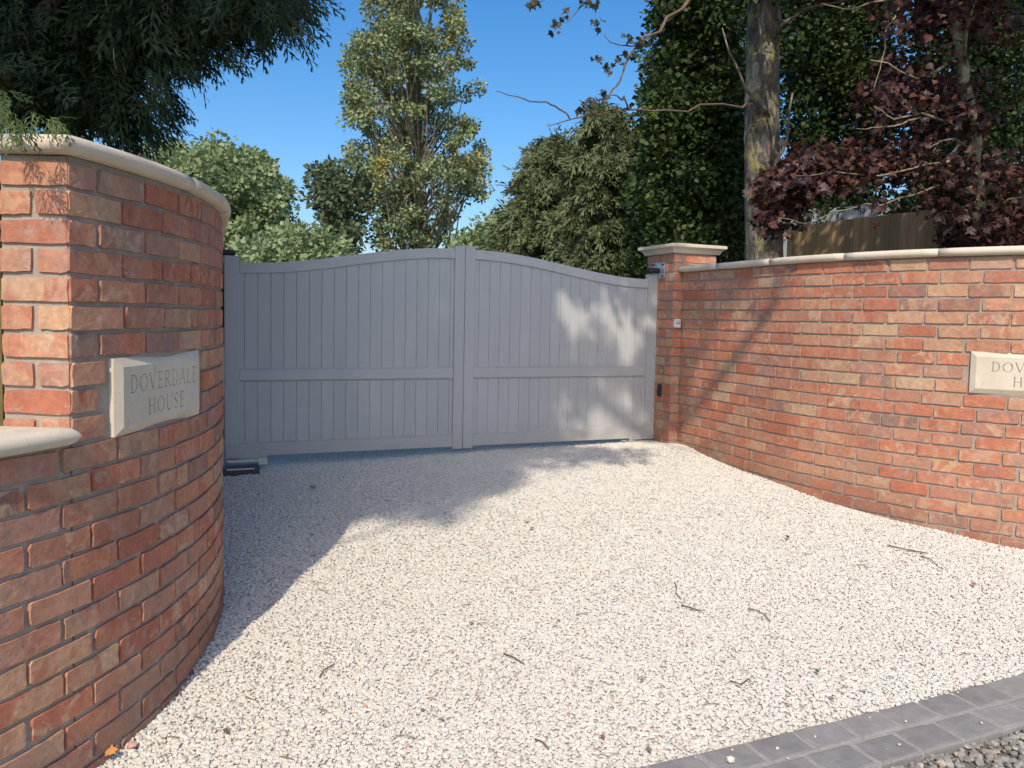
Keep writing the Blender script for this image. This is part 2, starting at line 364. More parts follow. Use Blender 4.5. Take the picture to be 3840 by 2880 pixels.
def coping_stone(path, s0, s1, z0, parent, th=0.055, over=0.042, wid=0.215, round0=False, round1=False, seed=0, shear=0.0, sref=0.0):
    """one stone with rounded long edges; its ends are rounded too where asked"""
    rr = th / 2; zc = z0 + rr; L = s1 - s0; ss = list(np.linspace(s0, s1, max(3, int(L / 0.08) + 1)))
    if round0: ss = [s0 + rr * (1 - cos(a)) for a in np.radians([0, 20, 40, 60, 90])] + [q for q in ss if q > s0 + rr + 0.01]
    if round1: ss = [q for q in ss if q < s1 - rr - 0.01] + [s1 - rr * (1 - cos(a)) for a in np.radians([90, 60, 40, 20, 0])]
    V = []; F = []; prof = [(cos(a), sin(a)) for a in np.radians(np.linspace(-90, 90, 9))]; m = 18
    for q in ss:
        p, d, nn = path.at(q); h = rr
        if round0 and q < s0 + rr: h = sqrt(max(1e-5, rr * rr - (rr - (q - s0)) ** 2))
        if round1 and q > s1 - rr: h = sqrt(max(1e-5, rr * rr - (rr - (s1 - q)) ** 2))
        e2 = 0.0015 if (q == ss[0] and not round0) or (q == ss[-1] and not round1) else 0
        ring = [(over - rr + (rr - e2) * c, (h - e2) * s_) for c, s_ in prof] + [(-wid - over + rr - (rr - e2) * c, (h - e2) * s_) for c, s_ in reversed(prof)]
        for off, z in ring:
            w = p + nn * off + d * (off * shear * max(0.0, 1 - abs(q - sref) / 0.35)); V.append((w.x, w.y, zc + z))
    k = len(ss)
    for i in range(k - 1):
        for j in range(m): F.append((i * m + j, i * m + (j + 1) % m, (i + 1) * m + (j + 1) % m, (i + 1) * m + j))
    F += [tuple(range(m - 1, -1, -1)), tuple(range((k - 1) * m, k * m))]
    me = mesh('coping_stone', V, F, True); o = link('coping_stone', me, M_stone, parent)
    for p_ in list(me.polygons)[-2:]: p_.use_smooth = False
    return o

# ------------------------------------------------------------------ setting: ground
def ground_sheet():
    xs = sorted(set(list(np.round(np.arange(-6, 8, 0.2), 3)) + [-400, -150, -60, -25, -12, 12, 25, 60, 150, 400]))
    ys = sorted(set(list(np.round(np.arange(0, 9, 0.2), 3)) + [-60, -20, -6, 12, 16, 24, 40, 70, 120, 250, 500, 900]))
    V = [(x, y, gz(x, y) - 0.03) for y in ys for x in xs]; n = len(xs)
    F = [(j * n + i, j * n + i + 1, (j + 1) * n + i + 1, (j + 1) * n + i) for j in range(len(ys) - 1) for i in range(n - 1)]
    o = link('ground', mesh('ground', V, F, True), simple('grass_and_soil', (0.035, 0.05, 0.015), (0.09, 0.085, 0.04), 2, 0.95, 0.6, 30, bdist=0.03)); o['kind'] = 'structure'
ground_sheet()

# the edge line of the paving strip, fitted to a gentle curve
def sett_y(x): return 2.463 + 0.40 * (x - 0.502) + 0.012 * (x - 0.502) ** 2 - 0.003 * (x - .5) ** 3 * 0.0
sp = [(x, sett_y(x)) for x in np.arange(-3.0, 6.5, 0.05)]
SPH = Path(sp)
def left_face_x(y):
    if y < LC[1] + LR * sin(radians(22)):
        return LC[0] + sqrt(max(0.01, LR * LR - (y - LC[1]) ** 2))
    q = (y - (LC[1] + LR * sin(radians(22)))) / ty
    return LC[0] + LR * cos(radians(22)) + tx * q
rp_arr = np.array(rp)
def right_face_x(y):
    ys_, xs_ = rp_arr[::-1, 1], rp_arr[::-1, 0]
    if y < ys_[0]: return 9
    return float(np.interp(y, ys_, xs_))
def drive_patch(step=0.025, y1=8.4):
    V = []; F = []; idx = {}
    def vid(i, j):
        if (i, j) not in idx:
            x, y = i * step, j * step; idx[(i, j)] = len(V); V.append((x, y, gz(x, y)))
        return idx[(i, j)]
    for j in range(int(1.2 / step), int(y1 / step)):
        for i in range(int(-3.2 / step), int(5.2 / step)):
            x, y = (i + .5) * step, (j + .5) * step
            if y < sett_y(x) - 0.002: continue
            if y < 5.9 and x < left_face_x(y) - 0.03: continue
            if y >= 5.9 and x < -2.6: continue
            if y < 7.0 and x > right_face_x(y) + 0.03: continue
            if y >= 7.0 and x > 1.75: continue
            F.append((vid(i, j), vid(i + 1, j), vid(i + 1, j + 1), vid(i, j + 1)))
    return V, F
PV, PF = drive_patch()
M_gravelbed = simple('crushed_limestone_bed', (0.42, 0.385, 0.35), (0.60, 0.56, 0.51), 120, 0.95, 1.0, 90, bdist=0.01)
gb = link('gravel_bed', mesh('gravel_bed', [(x, y, z - 0.006) for x, y, z in PV], PF, True), M_gravelbed); gb['kind'] = 'structure'

def stone_mesh(i, flat):
    r = random.Random(900 + i); bm = bmesh.new(); bmesh.ops.create_icosphere(bm, subdivisions=1, radius=0.5)
    for v in bm.verts:
        k = 1 + r.uniform(-0.30, 0.22); v.co = Vector((v.co.x * 1.18 * k, v.co.y * 0.92 * k, v.co.z * flat * k))
    me = bpy.data.meshes.new('stone'); bm.to_mesh(me); bm.free(); return me
def stone_collection(name, mat, n, flat=0.62):
    c = bpy.data.collections.new(name)
    for i in range(n):
        me = stone_mesh(i + 31 * len(name), flat); me.materials.append(mat); o = bpy.data.objects.new('stone', me); c.objects.link(o)
    return c
def stonemat(name, stops, bright=0.0):
    m, t, b = newmat(name); oi = N(t, 'ShaderNodeObjectInfo'); r = ramp(t, stops); t.links.new(oi.outputs['Random'], r.inputs[0])
    tc = N(t, 'ShaderNodeTexCoord'); n = noise(t, tc.outputs['Object'], 2.5, 4); k = ramp(t, [(0.3, (0.86, 0.86, 0.86)), (0.7, (1.08, 1.08, 1.08))]); t.links.new(n.outputs[0], k.inputs[0])
    t.links.new(mixc(t, r.outputs[0], k.outputs[0], 1.0, 'MULTIPLY'), b.inputs['Base Color']); b.inputs['Roughness'].default_value = 0.85; b.inputs['Specular IOR Level'].default_value = 0.3
    return m
def scatter(obj, coll, density, smin, smax, seed):
    ng = bpy.data.node_groups.new('scatter_stones', 'GeometryNodeTree')
    ng.interface.new_socket('Geometry', in_out='INPUT', socket_type='NodeSocketGeometry'); ng.interface.new_socket('Geometry', in_out='OUTPUT', socket_type='NodeSocketGeometry')
    gi = ng.nodes.new('NodeGroupInput'); go = ng.nodes.new('NodeGroupOutput')
    d = ng.nodes.new('GeometryNodeDistributePointsOnFaces'); d.inputs['Density'].default_value = density; d.inputs['Seed'].default_value = seed
    ci = ng.nodes.new('GeometryNodeCollectionInfo'); ci.inputs['Collection'].default_value = coll; ci.inputs['Separate Children'].default_value = True; ci.inputs['Reset Children'].default_value = True
    io = ng.nodes.new('GeometryNodeInstanceOnPoints'); io.inputs['Pick Instance'].default_value = True
    rv = ng.nodes.new('FunctionNodeRandomValue'); rv.data_type = 'FLOAT_VECTOR'; rv.inputs[0].default_value = (-0.45, -0.45, 0); rv.inputs[1].default_value = (0.45, 0.45, 6.28)
    rs = ng.nodes.new('FunctionNodeRandomValue'); rs.data_type = 'FLOAT'; rs.inputs[2].default_value = 0; rs.inputs[3].default_value = 1
    pw = ng.nodes.new('ShaderNodeMath'); pw.operation = 'POWER'; pw.inputs[1].default_value = 1.8
    mr = ng.nodes.new('ShaderNodeMapRange'); mr.inputs[3].default_value = smin; mr.inputs[4].default_value = smax
    sp_ = ng.nodes.new('GeometryNodeSetPosition'); ro = ng.nodes.new('FunctionNodeRandomValue'); ro.data_type = 'FLOAT_VECTOR'; ro.inputs[0].default_value = (0, 0, -0.003); ro.inputs[1].default_value = (0, 0, 0.0035)
    ro.inputs['Seed'].default_value = 5; rs.inputs['Seed'].default_value = 9
    L = ng.links.new
    L(gi.outputs[0], d.inputs[0]); L(d.outputs[0], sp_.inputs['Geometry']); L(ro.outputs[0], sp_.inputs['Offset']); L(sp_.outputs[0], io.inputs['Points'])
    L(ci.outputs[0], io.inputs['Instance']); L(rv.outputs[0], io.inputs['Rotation']); L(rs.outputs[1], pw.inputs[0]); L(pw.outputs[0], mr.inputs[0]); L(mr.outputs[0], io.inputs['Scale']); L(io.outputs[0], go.inputs[0])
    md = obj.modifiers.new('scatter', 'NODES'); md.node_group = ng
M_lime = stonemat('white_limestone_chip', [(0.0, (0.68, 0.665, 0.60)), (0.5, (0.65, 0.63, 0.56)), (0.75, (0.585, 0.565, 0.51)), (0.9, (0.655, 0.615, 0.525)), (0.994, (0.66, 0.57, 0.49)), (1.0, (0.44, 0.28, 0.20))])
gr = link('limestone_gravel', mesh('limestone_gravel', PV, PF), M_lime); tag(gr, kind='stuff')
scatter(gr, stone_collection('limestone_chips', M_lime, 12), 10500, 0.010, 0.023, 3)

# verge of grey road gravel in front of the paving strip
vv = []; vf = []
rows = np.arange(0, 30); xs_ = np.arange(-1.0, 5.0, 0.1)
for x in xs_:
    p, d, nn = SPH.at((x + 3.0) * 1.08)
    for k in range(12):
        q = p + nn * (0.270 + k * 0.09); vv.append((q.x, q.y, -0.058))
nr = 12
for i in range(len(xs_) - 1):
    for k in range(nr - 1): vf.append((i * nr + k, i * nr + k + 1, (i + 1) * nr + k + 1, (i + 1) * nr + k))
M_rg = stonemat('grey_road_pebble', [(0.0, (0.30, 0.29, 0.27)), (0.35, (0.20, 0.205, 0.19)), (0.6, (0.36, 0.30, 0.24)), (0.8, (0.26, 0.27, 0.25)), (0.95, (0.44, 0.40, 0.34)), (1.0, (0.33, 0.22, 0.16))])
rb = link('verge_soil', mesh('verge_soil', [(x, y, z - 0.008) for x, y, z in vv], vf), simple('gritty_soil', (0.10, 0.09, 0.075), (0.20, 0.18, 0.15), 60, 0.95, 0.6, 80)); rb['kind'] = 'structure'
rg = link('road_gravel', mesh('road_gravel', vv, vf), M_rg); tag(rg, kind='stuff')
scatter(rg, stone_collection('road_pebbles_set', M_rg, 10, 0.7), 2600, 0.016, 0.042, 8)

# ------------------------------------------------------------------ paving strip: two rows of setts
def settmat():
    m, t, b = newmat('charcoal_sett'); tc = N(t, 'ShaderNodeTexCoord'); oi = N(t, 'ShaderNodeObjectInfo')
    r = ramp(t, [(0, (0.205, 0.20, 0.192)), (1, (0.26, 0.253, 0.243))]); t.links.new(oi.outputs['Random'], r.inputs[0])
    va = N(t, 'ShaderNodeVectorMath', operation='ADD'); t.links.new(tc.outputs['Object'], va.inputs[0]); t.links.new(oi.outputs['Location'], va.inputs[1])
    n = noise(t, va.outputs[0], 11, 6, 0.7); k = ramp(t, [(0.3, (0.82, 0.82, 0.82)), (0.7, (1.22, 1.22, 1.22))]); t.links.new(n.outputs[0], k.inputs[0])
    c = mixc(t, r.outputs[0], k.outputs[0], 1.0, 'MULTIPLY')
    n2 = noise(t, va.outputs[0], 7, 8, 0.8, 0.3); k2 = ramp(t, [(0.64, (0, 0, 0)), (0.72, (1, 1, 1))]); t.links.new(n2.outputs[0], k2.inputs[0])
    c = mixc(t, c, (0.42, 0.41, 0.39), math_(t, 'MULTIPLY', k2.outputs[0], 0.55))
    n4 = noise(t, va.outputs[0], 150, 2); k4 = ramp(t, [(0.7, (0, 0, 0)), (0.74, (1, 1, 1))]); t.links.new(n4.outputs[0], k4.inputs[0]); c = mixc(t, c, (0.5, 0.48, 0.45), k4.outputs[0])
    t.links.new(c, b.inputs['Base Color']); b.inputs['Roughness'].default_value = 0.8
    n3 = noise(t, va.outputs[0], 26, 6, 0.6); bump(t, b, n3.outputs[0], 0.5, 0.006); return m
M_sett = settmat()
strip = empty('paving_strip', (1.0, 2.55, -0.03)); strip['kind'] = 'structure'
V, F = band(SPH, 0.3, 8.6, -0.12, -0.034, 0.266, 0.004, 0.1)
link('sand_joint', mesh('sand_joint', V, F), simple('pale_joint_sand', (0.27, 0.26, 0.24), (0.36, 0.345, 0.32), 40, 0.95, 0.5, 150), strip, True)
rr_ = random.Random(5)
def sett_mesh(L, Wd, seed):
    r = random.Random(seed); V = []; n = 0; ring = []
    for k, (z, ins) in enumerate(((-0.05, 0.0), (0.0, 0.0), (0.008, 0.004), (0.010, 0.011))):
        for x, y in ((-1, -1), (0, -1), (1, -1), (1, 0), (1, 1), (0, 1), (-1, 1), (-1, 0)):
            rs_ = random.Random(seed * 31 + int((x + 1) * 3 + y + 1)); jx, jy = rs_.uniform(-.003, .003), rs_.uniform(-.003, .003)
            cx_ = 0.92 if x * y != 0 else 1.0
            V.append((x * (L / 2 - ins) * (0.985 if x * y else 1) + jx, y * (Wd / 2 - ins) * (0.98 if x * y else 1) + jy, z + (r.uniform(-.0012, .0012) if k > 1 else 0)))
    V.append((0, 0, 0.011))
    F = [(24 + i, 24 + (i + 1) % 8, 32) for i in range(8)]
    for k in range(3):
        for i in range(8): F.append((k * 8 + i, k * 8 + (i + 1) % 8, (k + 1) * 8 + (i + 1) % 8, (k + 1) * 8 + i))
    return mesh('sett', V, F)
SM = [sett_mesh(0.194, 0.130, i) for i in range(8)]
for me in SM: me.materials.append(M_sett)
for row, (off, ph) in enumerate(((0.067, 0.0), (0.204, 0.135))):
    for i in range(26):
        q = 1.55 + ph + i * 0.2025
        p, d, nn = SPH.at(q); c = p + nn * off
        o = bpy.data.objects.new('sett', SM[(i * 3 + row) % 8]); COL.objects.link(o); o.parent = strip
        o.matrix_parent_inverse = Matrix.Translation(strip.location).inverted()
        o.location = (c.x, c.y, -0.040 + rr_.uniform(-.002, .002)); o.rotation_euler = (rr_.uniform(-.01, .01), rr_.uniform(-.01, .01), atan2(d.y, d.x) + rr_.uniform(-.01, .01))

# ------------------------------------------------------------------ left wall
LW = empty('brick_wall', (0, 0, 0), 'curved brick wall on the left ending in a tall square corner, with rounded stone coping', 'wall')
Z0L = 1.786; rb_ = random.Random(21); PR = 0.002; MREC = -0.0065
V, F = band(LP, 0.008, 3.56, -0.25, 1.884, MREC, -0.207); link('mortar', mesh('mortar', V, F), M_mortar, LW)
mb = MB(); mb.box((-1.444, 2.323 + 0.0065 + 0.13, 1.39), (0.196, 0.26, 0.985), (1, 0)); mb.build('mortar', M_mortar, LW)
V, F = band(LP, -1.75, 0.0, -0.25, 1.012, MREC, -0.207); link('mortar', mesh('mortar', V, F), M_mortar, LW)
# high wall end face (plane at the corner, facing the road)
pc, dc, nc = LP.at(0.0)
far = []
sign_l = ((-1.275, 2.486), (-1.2500, 3.10))
S_L = [min(np.arange(0, 2, 0.005), key=lambda q: abs(LP.at(q)[0].y - yy)) for yy in (2.47, 3.13)]
for k in range(-1, 22):
    zc = Z0L - k * CH - CH / 2; high = zc > 1.02
    odd = k % 2
    # along the curve, from the corner away
    q = 0.0 if high else -1.70 + (0.0 if odd else 0.1185)
    first = True
    while q < 3.5:
        if high and first and odd: L_ = 0.1085; me = rb_.choice(HD_L)
        else: L_ = 0.226; me = rb_.choice(ST_L)
        jit = rb_.uniform(-0.004, 0.004) if not first else 0
        first = False
        qc = q + L_ / 2 + jit; q += L_ + 0.0115
        if qc + L_ / 2 > 3.555: break
        p, d, nn = LP.at(qc)
        if 1.005 < zc < 1.27:                                              # the name stone stands here: cut the bricks beside it
            cut = clip_brick(qc, L_, S_L[0], S_L[1])
            if cut is None: continue
            qc, L_, me, sx = cut[0], cut[1], (rb_.choice(HD_L) if cut[1] < 0.17 else me), 1.0
            p, d, nn = LP.at(qc); o = put_brick(me, p, d, nn, zc, LW, PR, rb_, L_ / (0.1085 if L_ < 0.17 else 0.226)); continue
        o = put_brick(me, p, d, nn, zc, LW, PR, rb_)
        if qc > 1.75 or qc < -0.95: far.append(o)
    if high:                                                            # end face bricks
        en = Vector((0, -1)); ed = Vector((-1, 0)); ke = (0.207 / 0.2075)
        if odd: o = put_brick(rb_.choice(ST_L), pc + ed * 0.104, ed, en, zc, LW, 0.002, rb_, 0.90)
        else:
            put_brick(rb_.choice(CL_L), pc + ed * 0.050, ed, en, zc, LW, 0.002, rb_, 0.94); put_brick(rb_.choice(CL_L), pc + ed * 0.160, ed, en, zc, LW, 0.002, rb_, 0.93)
bake_bricks(far, 'brick_run', LW)
q = -0.005
for i in range(6):
    L_ = 0.66; coping_stone(LP, q if i else -0.045, min(q + L_, 3.57) - 0.004, 1.886, LW, round0=(i == 0), seed=i, shear=0.252 if i == 0 else 0.0); q += L_
    if q > 3.4: break
q = -0.006
for i in range(3): coping_stone(LP, q - 0.62, q - 0.004, 1.016, LW, round1=(i == 0), shear=0.252 if i == 0 else 0.0); q -= 0.62
# bedding mortar under the low coping is the band top itself

# ------------------------------------------------------------------ right wall
RW = empty('brick_wall', (0, 0, 0), 'long sunlit red brick wall on the right curving outwards, under a thin rounded coping', 'wall')
V, F = band(RP, -0.02, 5.6, -0.25, 1.860, -0.0065, -0.207); link('mortar', mesh('mortar', V, F), M_mortar, RW)
far = []; Z0R = 1.774; S_R = next(q_ for q_ in np.arange(1, 5, 0.005) if RP.at(q_)[0].x / RP.at(q_)[0].y > ray(2094, 820).x)
for k in range(-1, 22):
    zc = Z0R - k * CH - CH / 2
    q = 0.03 + (0.0 if k % 2 else -0.1185) + rb_.uniform(-.006, .006)
    first = True
    while q < 5.4:
        L_ = 0.226; me = rb_.choice(ST_R)
        if q < -0.03: L_ = 0.1085 - 0.012; me = rb_.choice(HD_R); q = 0.002; sx = 0.88
        else: sx = 1.0
        qc = q + L_ / 2 + rb_.uniform(-.003, .003); q += L_ + 0.011
        p, d, nn = RP.at(qc)
        if zc < gz(p.x, p.y) - 0.12: continue
        if 1.005 < zc < 1.27:
            cut = clip_brick(qc, 0.226, S_R, S_R + 0.69)
            if cut is None: continue
            if cut[1] < 0.22: me = rb_.choice(HD_R) if cut[1] < 0.17 else me; sx = cut[1] / (0.1085 if cut[1] < 0.17 else 0.226)
            qc = cut[0]; p, d, nn = RP.at(qc)
        o = put_brick(me, p, d, nn, zc, RW, 0.001, rb_, sx)
        if qc > 3.25: far.append(o)
bake_bricks(far, 'brick_run', RW)
q = 0.0; i = 0
for L_ in (0.55, 0.66, 0.66, 0.60, 0.62, 0.62, 0.62, 0.62):
    coping_stone(RP, q, q + L_ - 0.004, 1.862, RW, round0=(i == 0), th=0.052, over=0.045); q += L_; i += 1

# ------------------------------------------------------------------ pillars
def pillar(corner, dx, dy, a, label, ztop, zbase, facing, joined=False):
    """corner nearest the road; dx, dy unit vectors along its two sides"""
    ctr = corner + dx * a / 2 + dy * a / 2
    root = empty('gate_pillar', (0, 0, 0), label, 'pillar')
    mb = MB(); mb.box((ctr.x, ctr.y, (ztop + zbase) / 2), (a - 0.014, a - 0.014, ztop - zbase), (dx.x, dx.y)); mb.build('mortar', M_mortar, root)
    objs = []; k = 0; z = Z0R + CH * 3
    while z > zbase + 0.02:
        zc = z - CH / 2
        for fi, (o0, dd, nn) in enumerate(((corner, dx, -dy), (corner + dx * a, dy, dx), (corner + dx * a + dy * a, -dx, dy), (corner + dy * a, -dy, -dx))):
            par = (k + fi) % 2
            segs = [(0.226, 0), (0.1085, 1), (0.1085, 1)] if par else [(0.1085, 1), (0.226, 0), (0.1085, 1)]
            tot = sum(s_[0] for s_ in segs) + 0.011 * 2; q = 0.001; sc = (a - 0.002) / tot
            for L_, h in segs:
                me = rb_.choice(HD_R if h else ST_R); p = o0 + dd * (q + L_ * sc / 2)
                objs.append(put_brick(me, p, dd, nn, zc, root, 0.0005, rb_, sc * 0.99)); q += (L_ + 0.011) * sc
        z -= CH; k += 1
    if joined: bake_bricks(objs, 'brick_run', root)
    V = []; F = []; h = a / 2
    prof = [(0.004, 0), (0.018, 0.0), (0.026, 0.012), (0.036, 0.030), (0.050, 0.042), (0.064, 0.050), (0.068, 0.054), (0.068, 0.076), (0.064, 0.080), (-h + 0.002, 0.118)]
    for ex, zz in prof:
        for sx_, sy_ in ((-1, -1), (1, -1), (1, 1), (-1, 1)):
            w = ctr + dx * sx_ * (h + ex) + dy * sy_ * (h + ex); V.append((w.x, w.y, ztop + zz))
    n = len(prof)
    for i in range(n - 1):
        for j in range(4): F.append((i * 4 + j, i * 4 + (j + 1) % 4, (i + 1) * 4 + (j + 1) % 4, (i + 1) * 4 + j))
    F += [(3, 2, 1, 0), tuple(range((n - 1) * 4, n * 4))]
    link('capstone', mesh('capstone', V, F), M_stone, root)
    return root
PD = Vector((-0.37296, 0.92785))
pilR = pillar(C0, GD, PD, 0.46, 'square brick pillar with moulded stone cap at the right hand end of the gate', 2.036, 0.0, None)
pilL = pillar(Vector((-2.262, 5.70)) - GD * 0.46, GD, PD, 0.46, 'brick pillar behind the left wall where the left gate leaf hangs', 1.95, 0.0, None, True)

# ------------------------------------------------------------------ gate
G0 = Vector((-2.206, 5.884)); SLEN = 3.855
def gp(s_, y, z):                                                       # along the gate, y positive towards the road
    w = G0 + GD * s_ + GN * y; return Vector((w.x, w.y, z))
ZE, ZC, RAILW = 1.803, 1.992, 0.083
def top_z(s_, a, b, flip):
    t_ = min(1, max(0, (s_ - a) / (b - a))); t_ = 1 - t_ if flip else t_
    return ZE + (ZC - ZE) * (0.5 - 0.5 * cos(pi * t_))
def prism(mb, outline, y0, y1, bev=0.003):
    """outline: list of (s,z) counter clockwise seen from the road; y1 is the front"""
    n = len(outline); cs = sum(p[0] for p in outline) / n; cz = sum(p[1] for p in outline) / n
    V = [gp(s_, y0, z) for s_, z in outline] + [gp(s_, y1 - bev, z) for s_, z in outline]
    def ins(i):
        p = Vector(outline[i]); a = Vector(outline[i - 1]); b = Vector(outline[(i + 1) % n])
        d1 = (p - a).normalized(); d2 = (b - p).normalized(); nrm = Vector((-(d1.y + d2.y), d1.x + d2.x))
        if nrm.length < 1e-6: nrm = Vector((-d1.y, d1.x))
        nrm.normalize(); return p + nrm * bev * 1.2
    for i in range(n): q_ = ins(i); V.append(gp(q_.x, y1, q_.y))
    F = [tuple(range(n - 1, -1, -1)), tuple(range(2 * n, 3 * n))]
    for k in (0, 1):
        for i in range(n): F.append((k * n + i, k * n + (i + 1) % n, (k + 1) * n + (i + 1) % n, (k + 1) * n + i))
    mb.add(V, F)
def rect(a, b, c, d): return [(a, c), (b, c), (b, d), (a, d)]
def gate_leaf(sa, sb, flip, label):
    root = empty('gate_leaf', (0, 0, 0), label, 'gate', 'the two leaves of the driveway gate')
    # hinge stile is at the outer end, meeting stile at the centre
    if not flip: h0, h1, m0, m1 = sa, sa + 0.109, sb - 0.090, sb
    else: h0, h1, m0, m1 = sb - 0.123, sb, sa, sa + 0.090
    i0, i1 = (h1, m0) if not flip else (m1, h0)
    for a, b, z0, z1, nm in ((h0, h1, 0.288, 1.85, 'hinge_stile'), (m0, m1, 0.284, 2.018, 'meeting_stile')):
        mb = MB(); prism(mb, rect(a, b, z0, z1), -0.028, 0.028); mb.build(nm, M_gate, root)
    for z0, z1, nm in ((0.302, 0.402, 'bottom_rail'), (0.894, 0.980, 'middle_rail')):
        mb = MB(); prism(mb, rect(i0 + .0005, i1 - .0005, z0, z1), -0.024, 0.024); mb.build(nm, M_gate, root)
    n = 26; ss = [i0 + .0005 + (i1 - i0 - .001) * i / n for i in range(n + 1)]
    lo = [(q_, top_z(q_, i0, i1, flip) - RAILW) for q_ in ss]; hi = [(q_, top_z(q_, i0, i1, flip)) for q_ in reversed(ss)]
    mb = MB(); prism(mb, lo + hi, -0.024, 0.024); mb.build('top_rail', M_gate, root)
    # capping bead under the rails
    for z in (0.402, 0.980):
        mb = MB(); mb.box(gp((i0 + i1) / 2, 0.0, z + 0.004), (i1 - i0 - .002, 0.036, 0.008), (GD.x, GD.y), 0.0025); mb.build('bead', M_gate, root)
    mb = MB(); mb.box(gp((i0 + i1) / 2, 0.0, 0.889), (i1 - i0 - .002, 0.036, 0.008), (GD.x, GD.y), 0.0025); mb.build('bead', M_gate, root)
    bw = 0.0972; nb = int((i1 - i0) / bw) + 1
    st_ = i0 if flip else i0 + ((i1 - i0) - (nb - 1) * bw) - bw * 1.0
    q_ = i0 - 0.06 if not flip else i0 - 0.055
    while q_ < i1:
        a = max(q_ + 0.0007, i0 - 0.004); b = min(q_ + bw - 0.0007, i1 + 0.004); q_ += bw
        if b - a < 0.012: continue
        mb = MB(); prism(mb, rect(a, b, 0.398, 0.90), -0.010, 0.010, 0.0022); mb.build('board', M_gate, root)
        ma = (a + b) / 2
        ol = [(a, 0.976), (b, 0.976), (b, top_z(b, i0, i1, flip) - RAILW + 0.006), (a, top_z(a, i0, i1, flip) - RAILW + 0.006)]
        mb = MB(); prism(mb, ol, -0.010, 0.010, 0.0022); mb.build('board', M_gate, root)
    mb = MB(); mb.box(gp((i0 + i1) / 2, -0.0125, 1.10), (i1 - i0, 0.004, 1.40), (GD.x, GD.y)); mb.build('backing_sheet', M_gate, root)
    # bottom hinge: plate with three bolts, channel arm below
    hs = (sa + 0.005, sa + 0.31) if not flip else (sb - 0.285, sb - 0.003)
    mb = MB(); prism(mb, rect(hs[0], hs[1], 0.292, 0.372), 0.0285, 0.034, 0.001); mb.build('hinge_plate', M_gate, root)
    for t_ in (0.14, 0.52, 0.88):
        c = hs[0] + (hs[1] - hs[0]) * (t_ if not flip else 1 - t_)
        mb = MB(); mb.tube([gp(c, 0.034, 0.322), gp(c, 0.046, 0.322)], 0.007, 6); mb.build('bolt', M_galv, root)
    mb = MB(); mb.box(gp((hs[0] + hs[1]) / 2, 0.0, 0.268), (abs(hs[1] - hs[0]) * 0.92, 0.045, 0.028), (GD.x, GD.y), 0.002); mb.build('hinge_arm', M_galv, root)
    e_ = hs[0] + 0.03 if flip else hs[1] - 0.03
    mb = MB(); mb.box(gp(e_, 0.006, 0.262), (0.07, 0.06, 0.055), (GD.x, GD.y), 0.003); mb.build('hinge_shoe', M_galv, root)
    if flip: mb = MB(); mb.tube([gp(hs[0] - 0.02, 0.01, 0.280), gp(hs[0] - 0.075, 0.01, 0.283)], 0.008, 8); mb.build('stop_bolt', M_galv, root)
    return root
gateL = gate_leaf(0.0, 1.9205, False, 'left leaf of the grey vertically boarded driveway gate, deep in tree shade')
gateR = gate_leaf(1.9235, SLEN, True, 'right leaf of the grey vertically boarded driveway gate, dappled with sun')
# ground boxes / pads of the gate hinges
mb = MB(); c = gp(0.12, 0.07, 0); mb.box((c.x, c.y, 0.205), (0.26, 0.18, 0.055), (GD.x, GD.y), 0.004); o = mb.build('hinge_box', M_darkmetal); tag(o, 'low dark steel hinge box set in the gravel below the left gate leaf', 'hinge box')
mb = MB(); mb.box(tuple(gp(0.11, 0.165, 0.232)), (0.20, 0.010, 0.010), (GD.x, GD.y)); mb.build('steel_edge', M_galv, o)
mb = MB(); c = gp(3.80, 0.10, 0); mb.box((c.x, c.y, 0.222), (0.34, 0.22, 0.05), (GD.x, GD.y), 0.004); o = mb.build('hinge_pad', M_conc); tag(o, 'pale concrete pad in the gravel below the right gate leaf hinge', 'concrete pad')
# top hinge brackets
def face_pt(u, out, z):                                                 # on the gate side face of the right pillar
    w = C0 + PD * u - GD * out; return Vector((w.x, w.y, z))
br = empty('hinge_bracket', tuple(face_pt(0.235, 0, 1.88)), 'silver bracket plate with black hinge arm, bolted high on the right pillar', 'bracket')
mb = MB(); mb.box(tuple(face_pt(0.245, 0.005, 1.885)), (0.20, 0.008, 0.145), (PD.x, PD.y), 0.001); mb.build('plate', M_galv, br, world=True)
for u, z in ((0.17, 1.94), (0.32, 1.94), (0.17, 1.83), (0.32, 1.83)):
    mb = MB(); mb.tube([face_pt(u, 0.009, z), face_pt(u, 0.020, z)], 0.010, 6); mb.build('bolt', M_black, br, world=True)
mb = MB(); mb.box(tuple(face_pt(0.255, 0.062, 1.884)), (0.075, 0.12, 0.050), (PD.x, PD.y), 0.012); mb.build('hinge_arm', M_black, br, True, True)
mb = MB(); mb.box(tuple(gp(0.02, -0.0, 1.873)), (0.13, 0.07, 0.04), (GD.x, GD.y), 0.012); o = mb.build('hinge_bracket', M_black); tag(o, 'black hinge arm showing over the top corner of the left gate leaf', 'bracket')
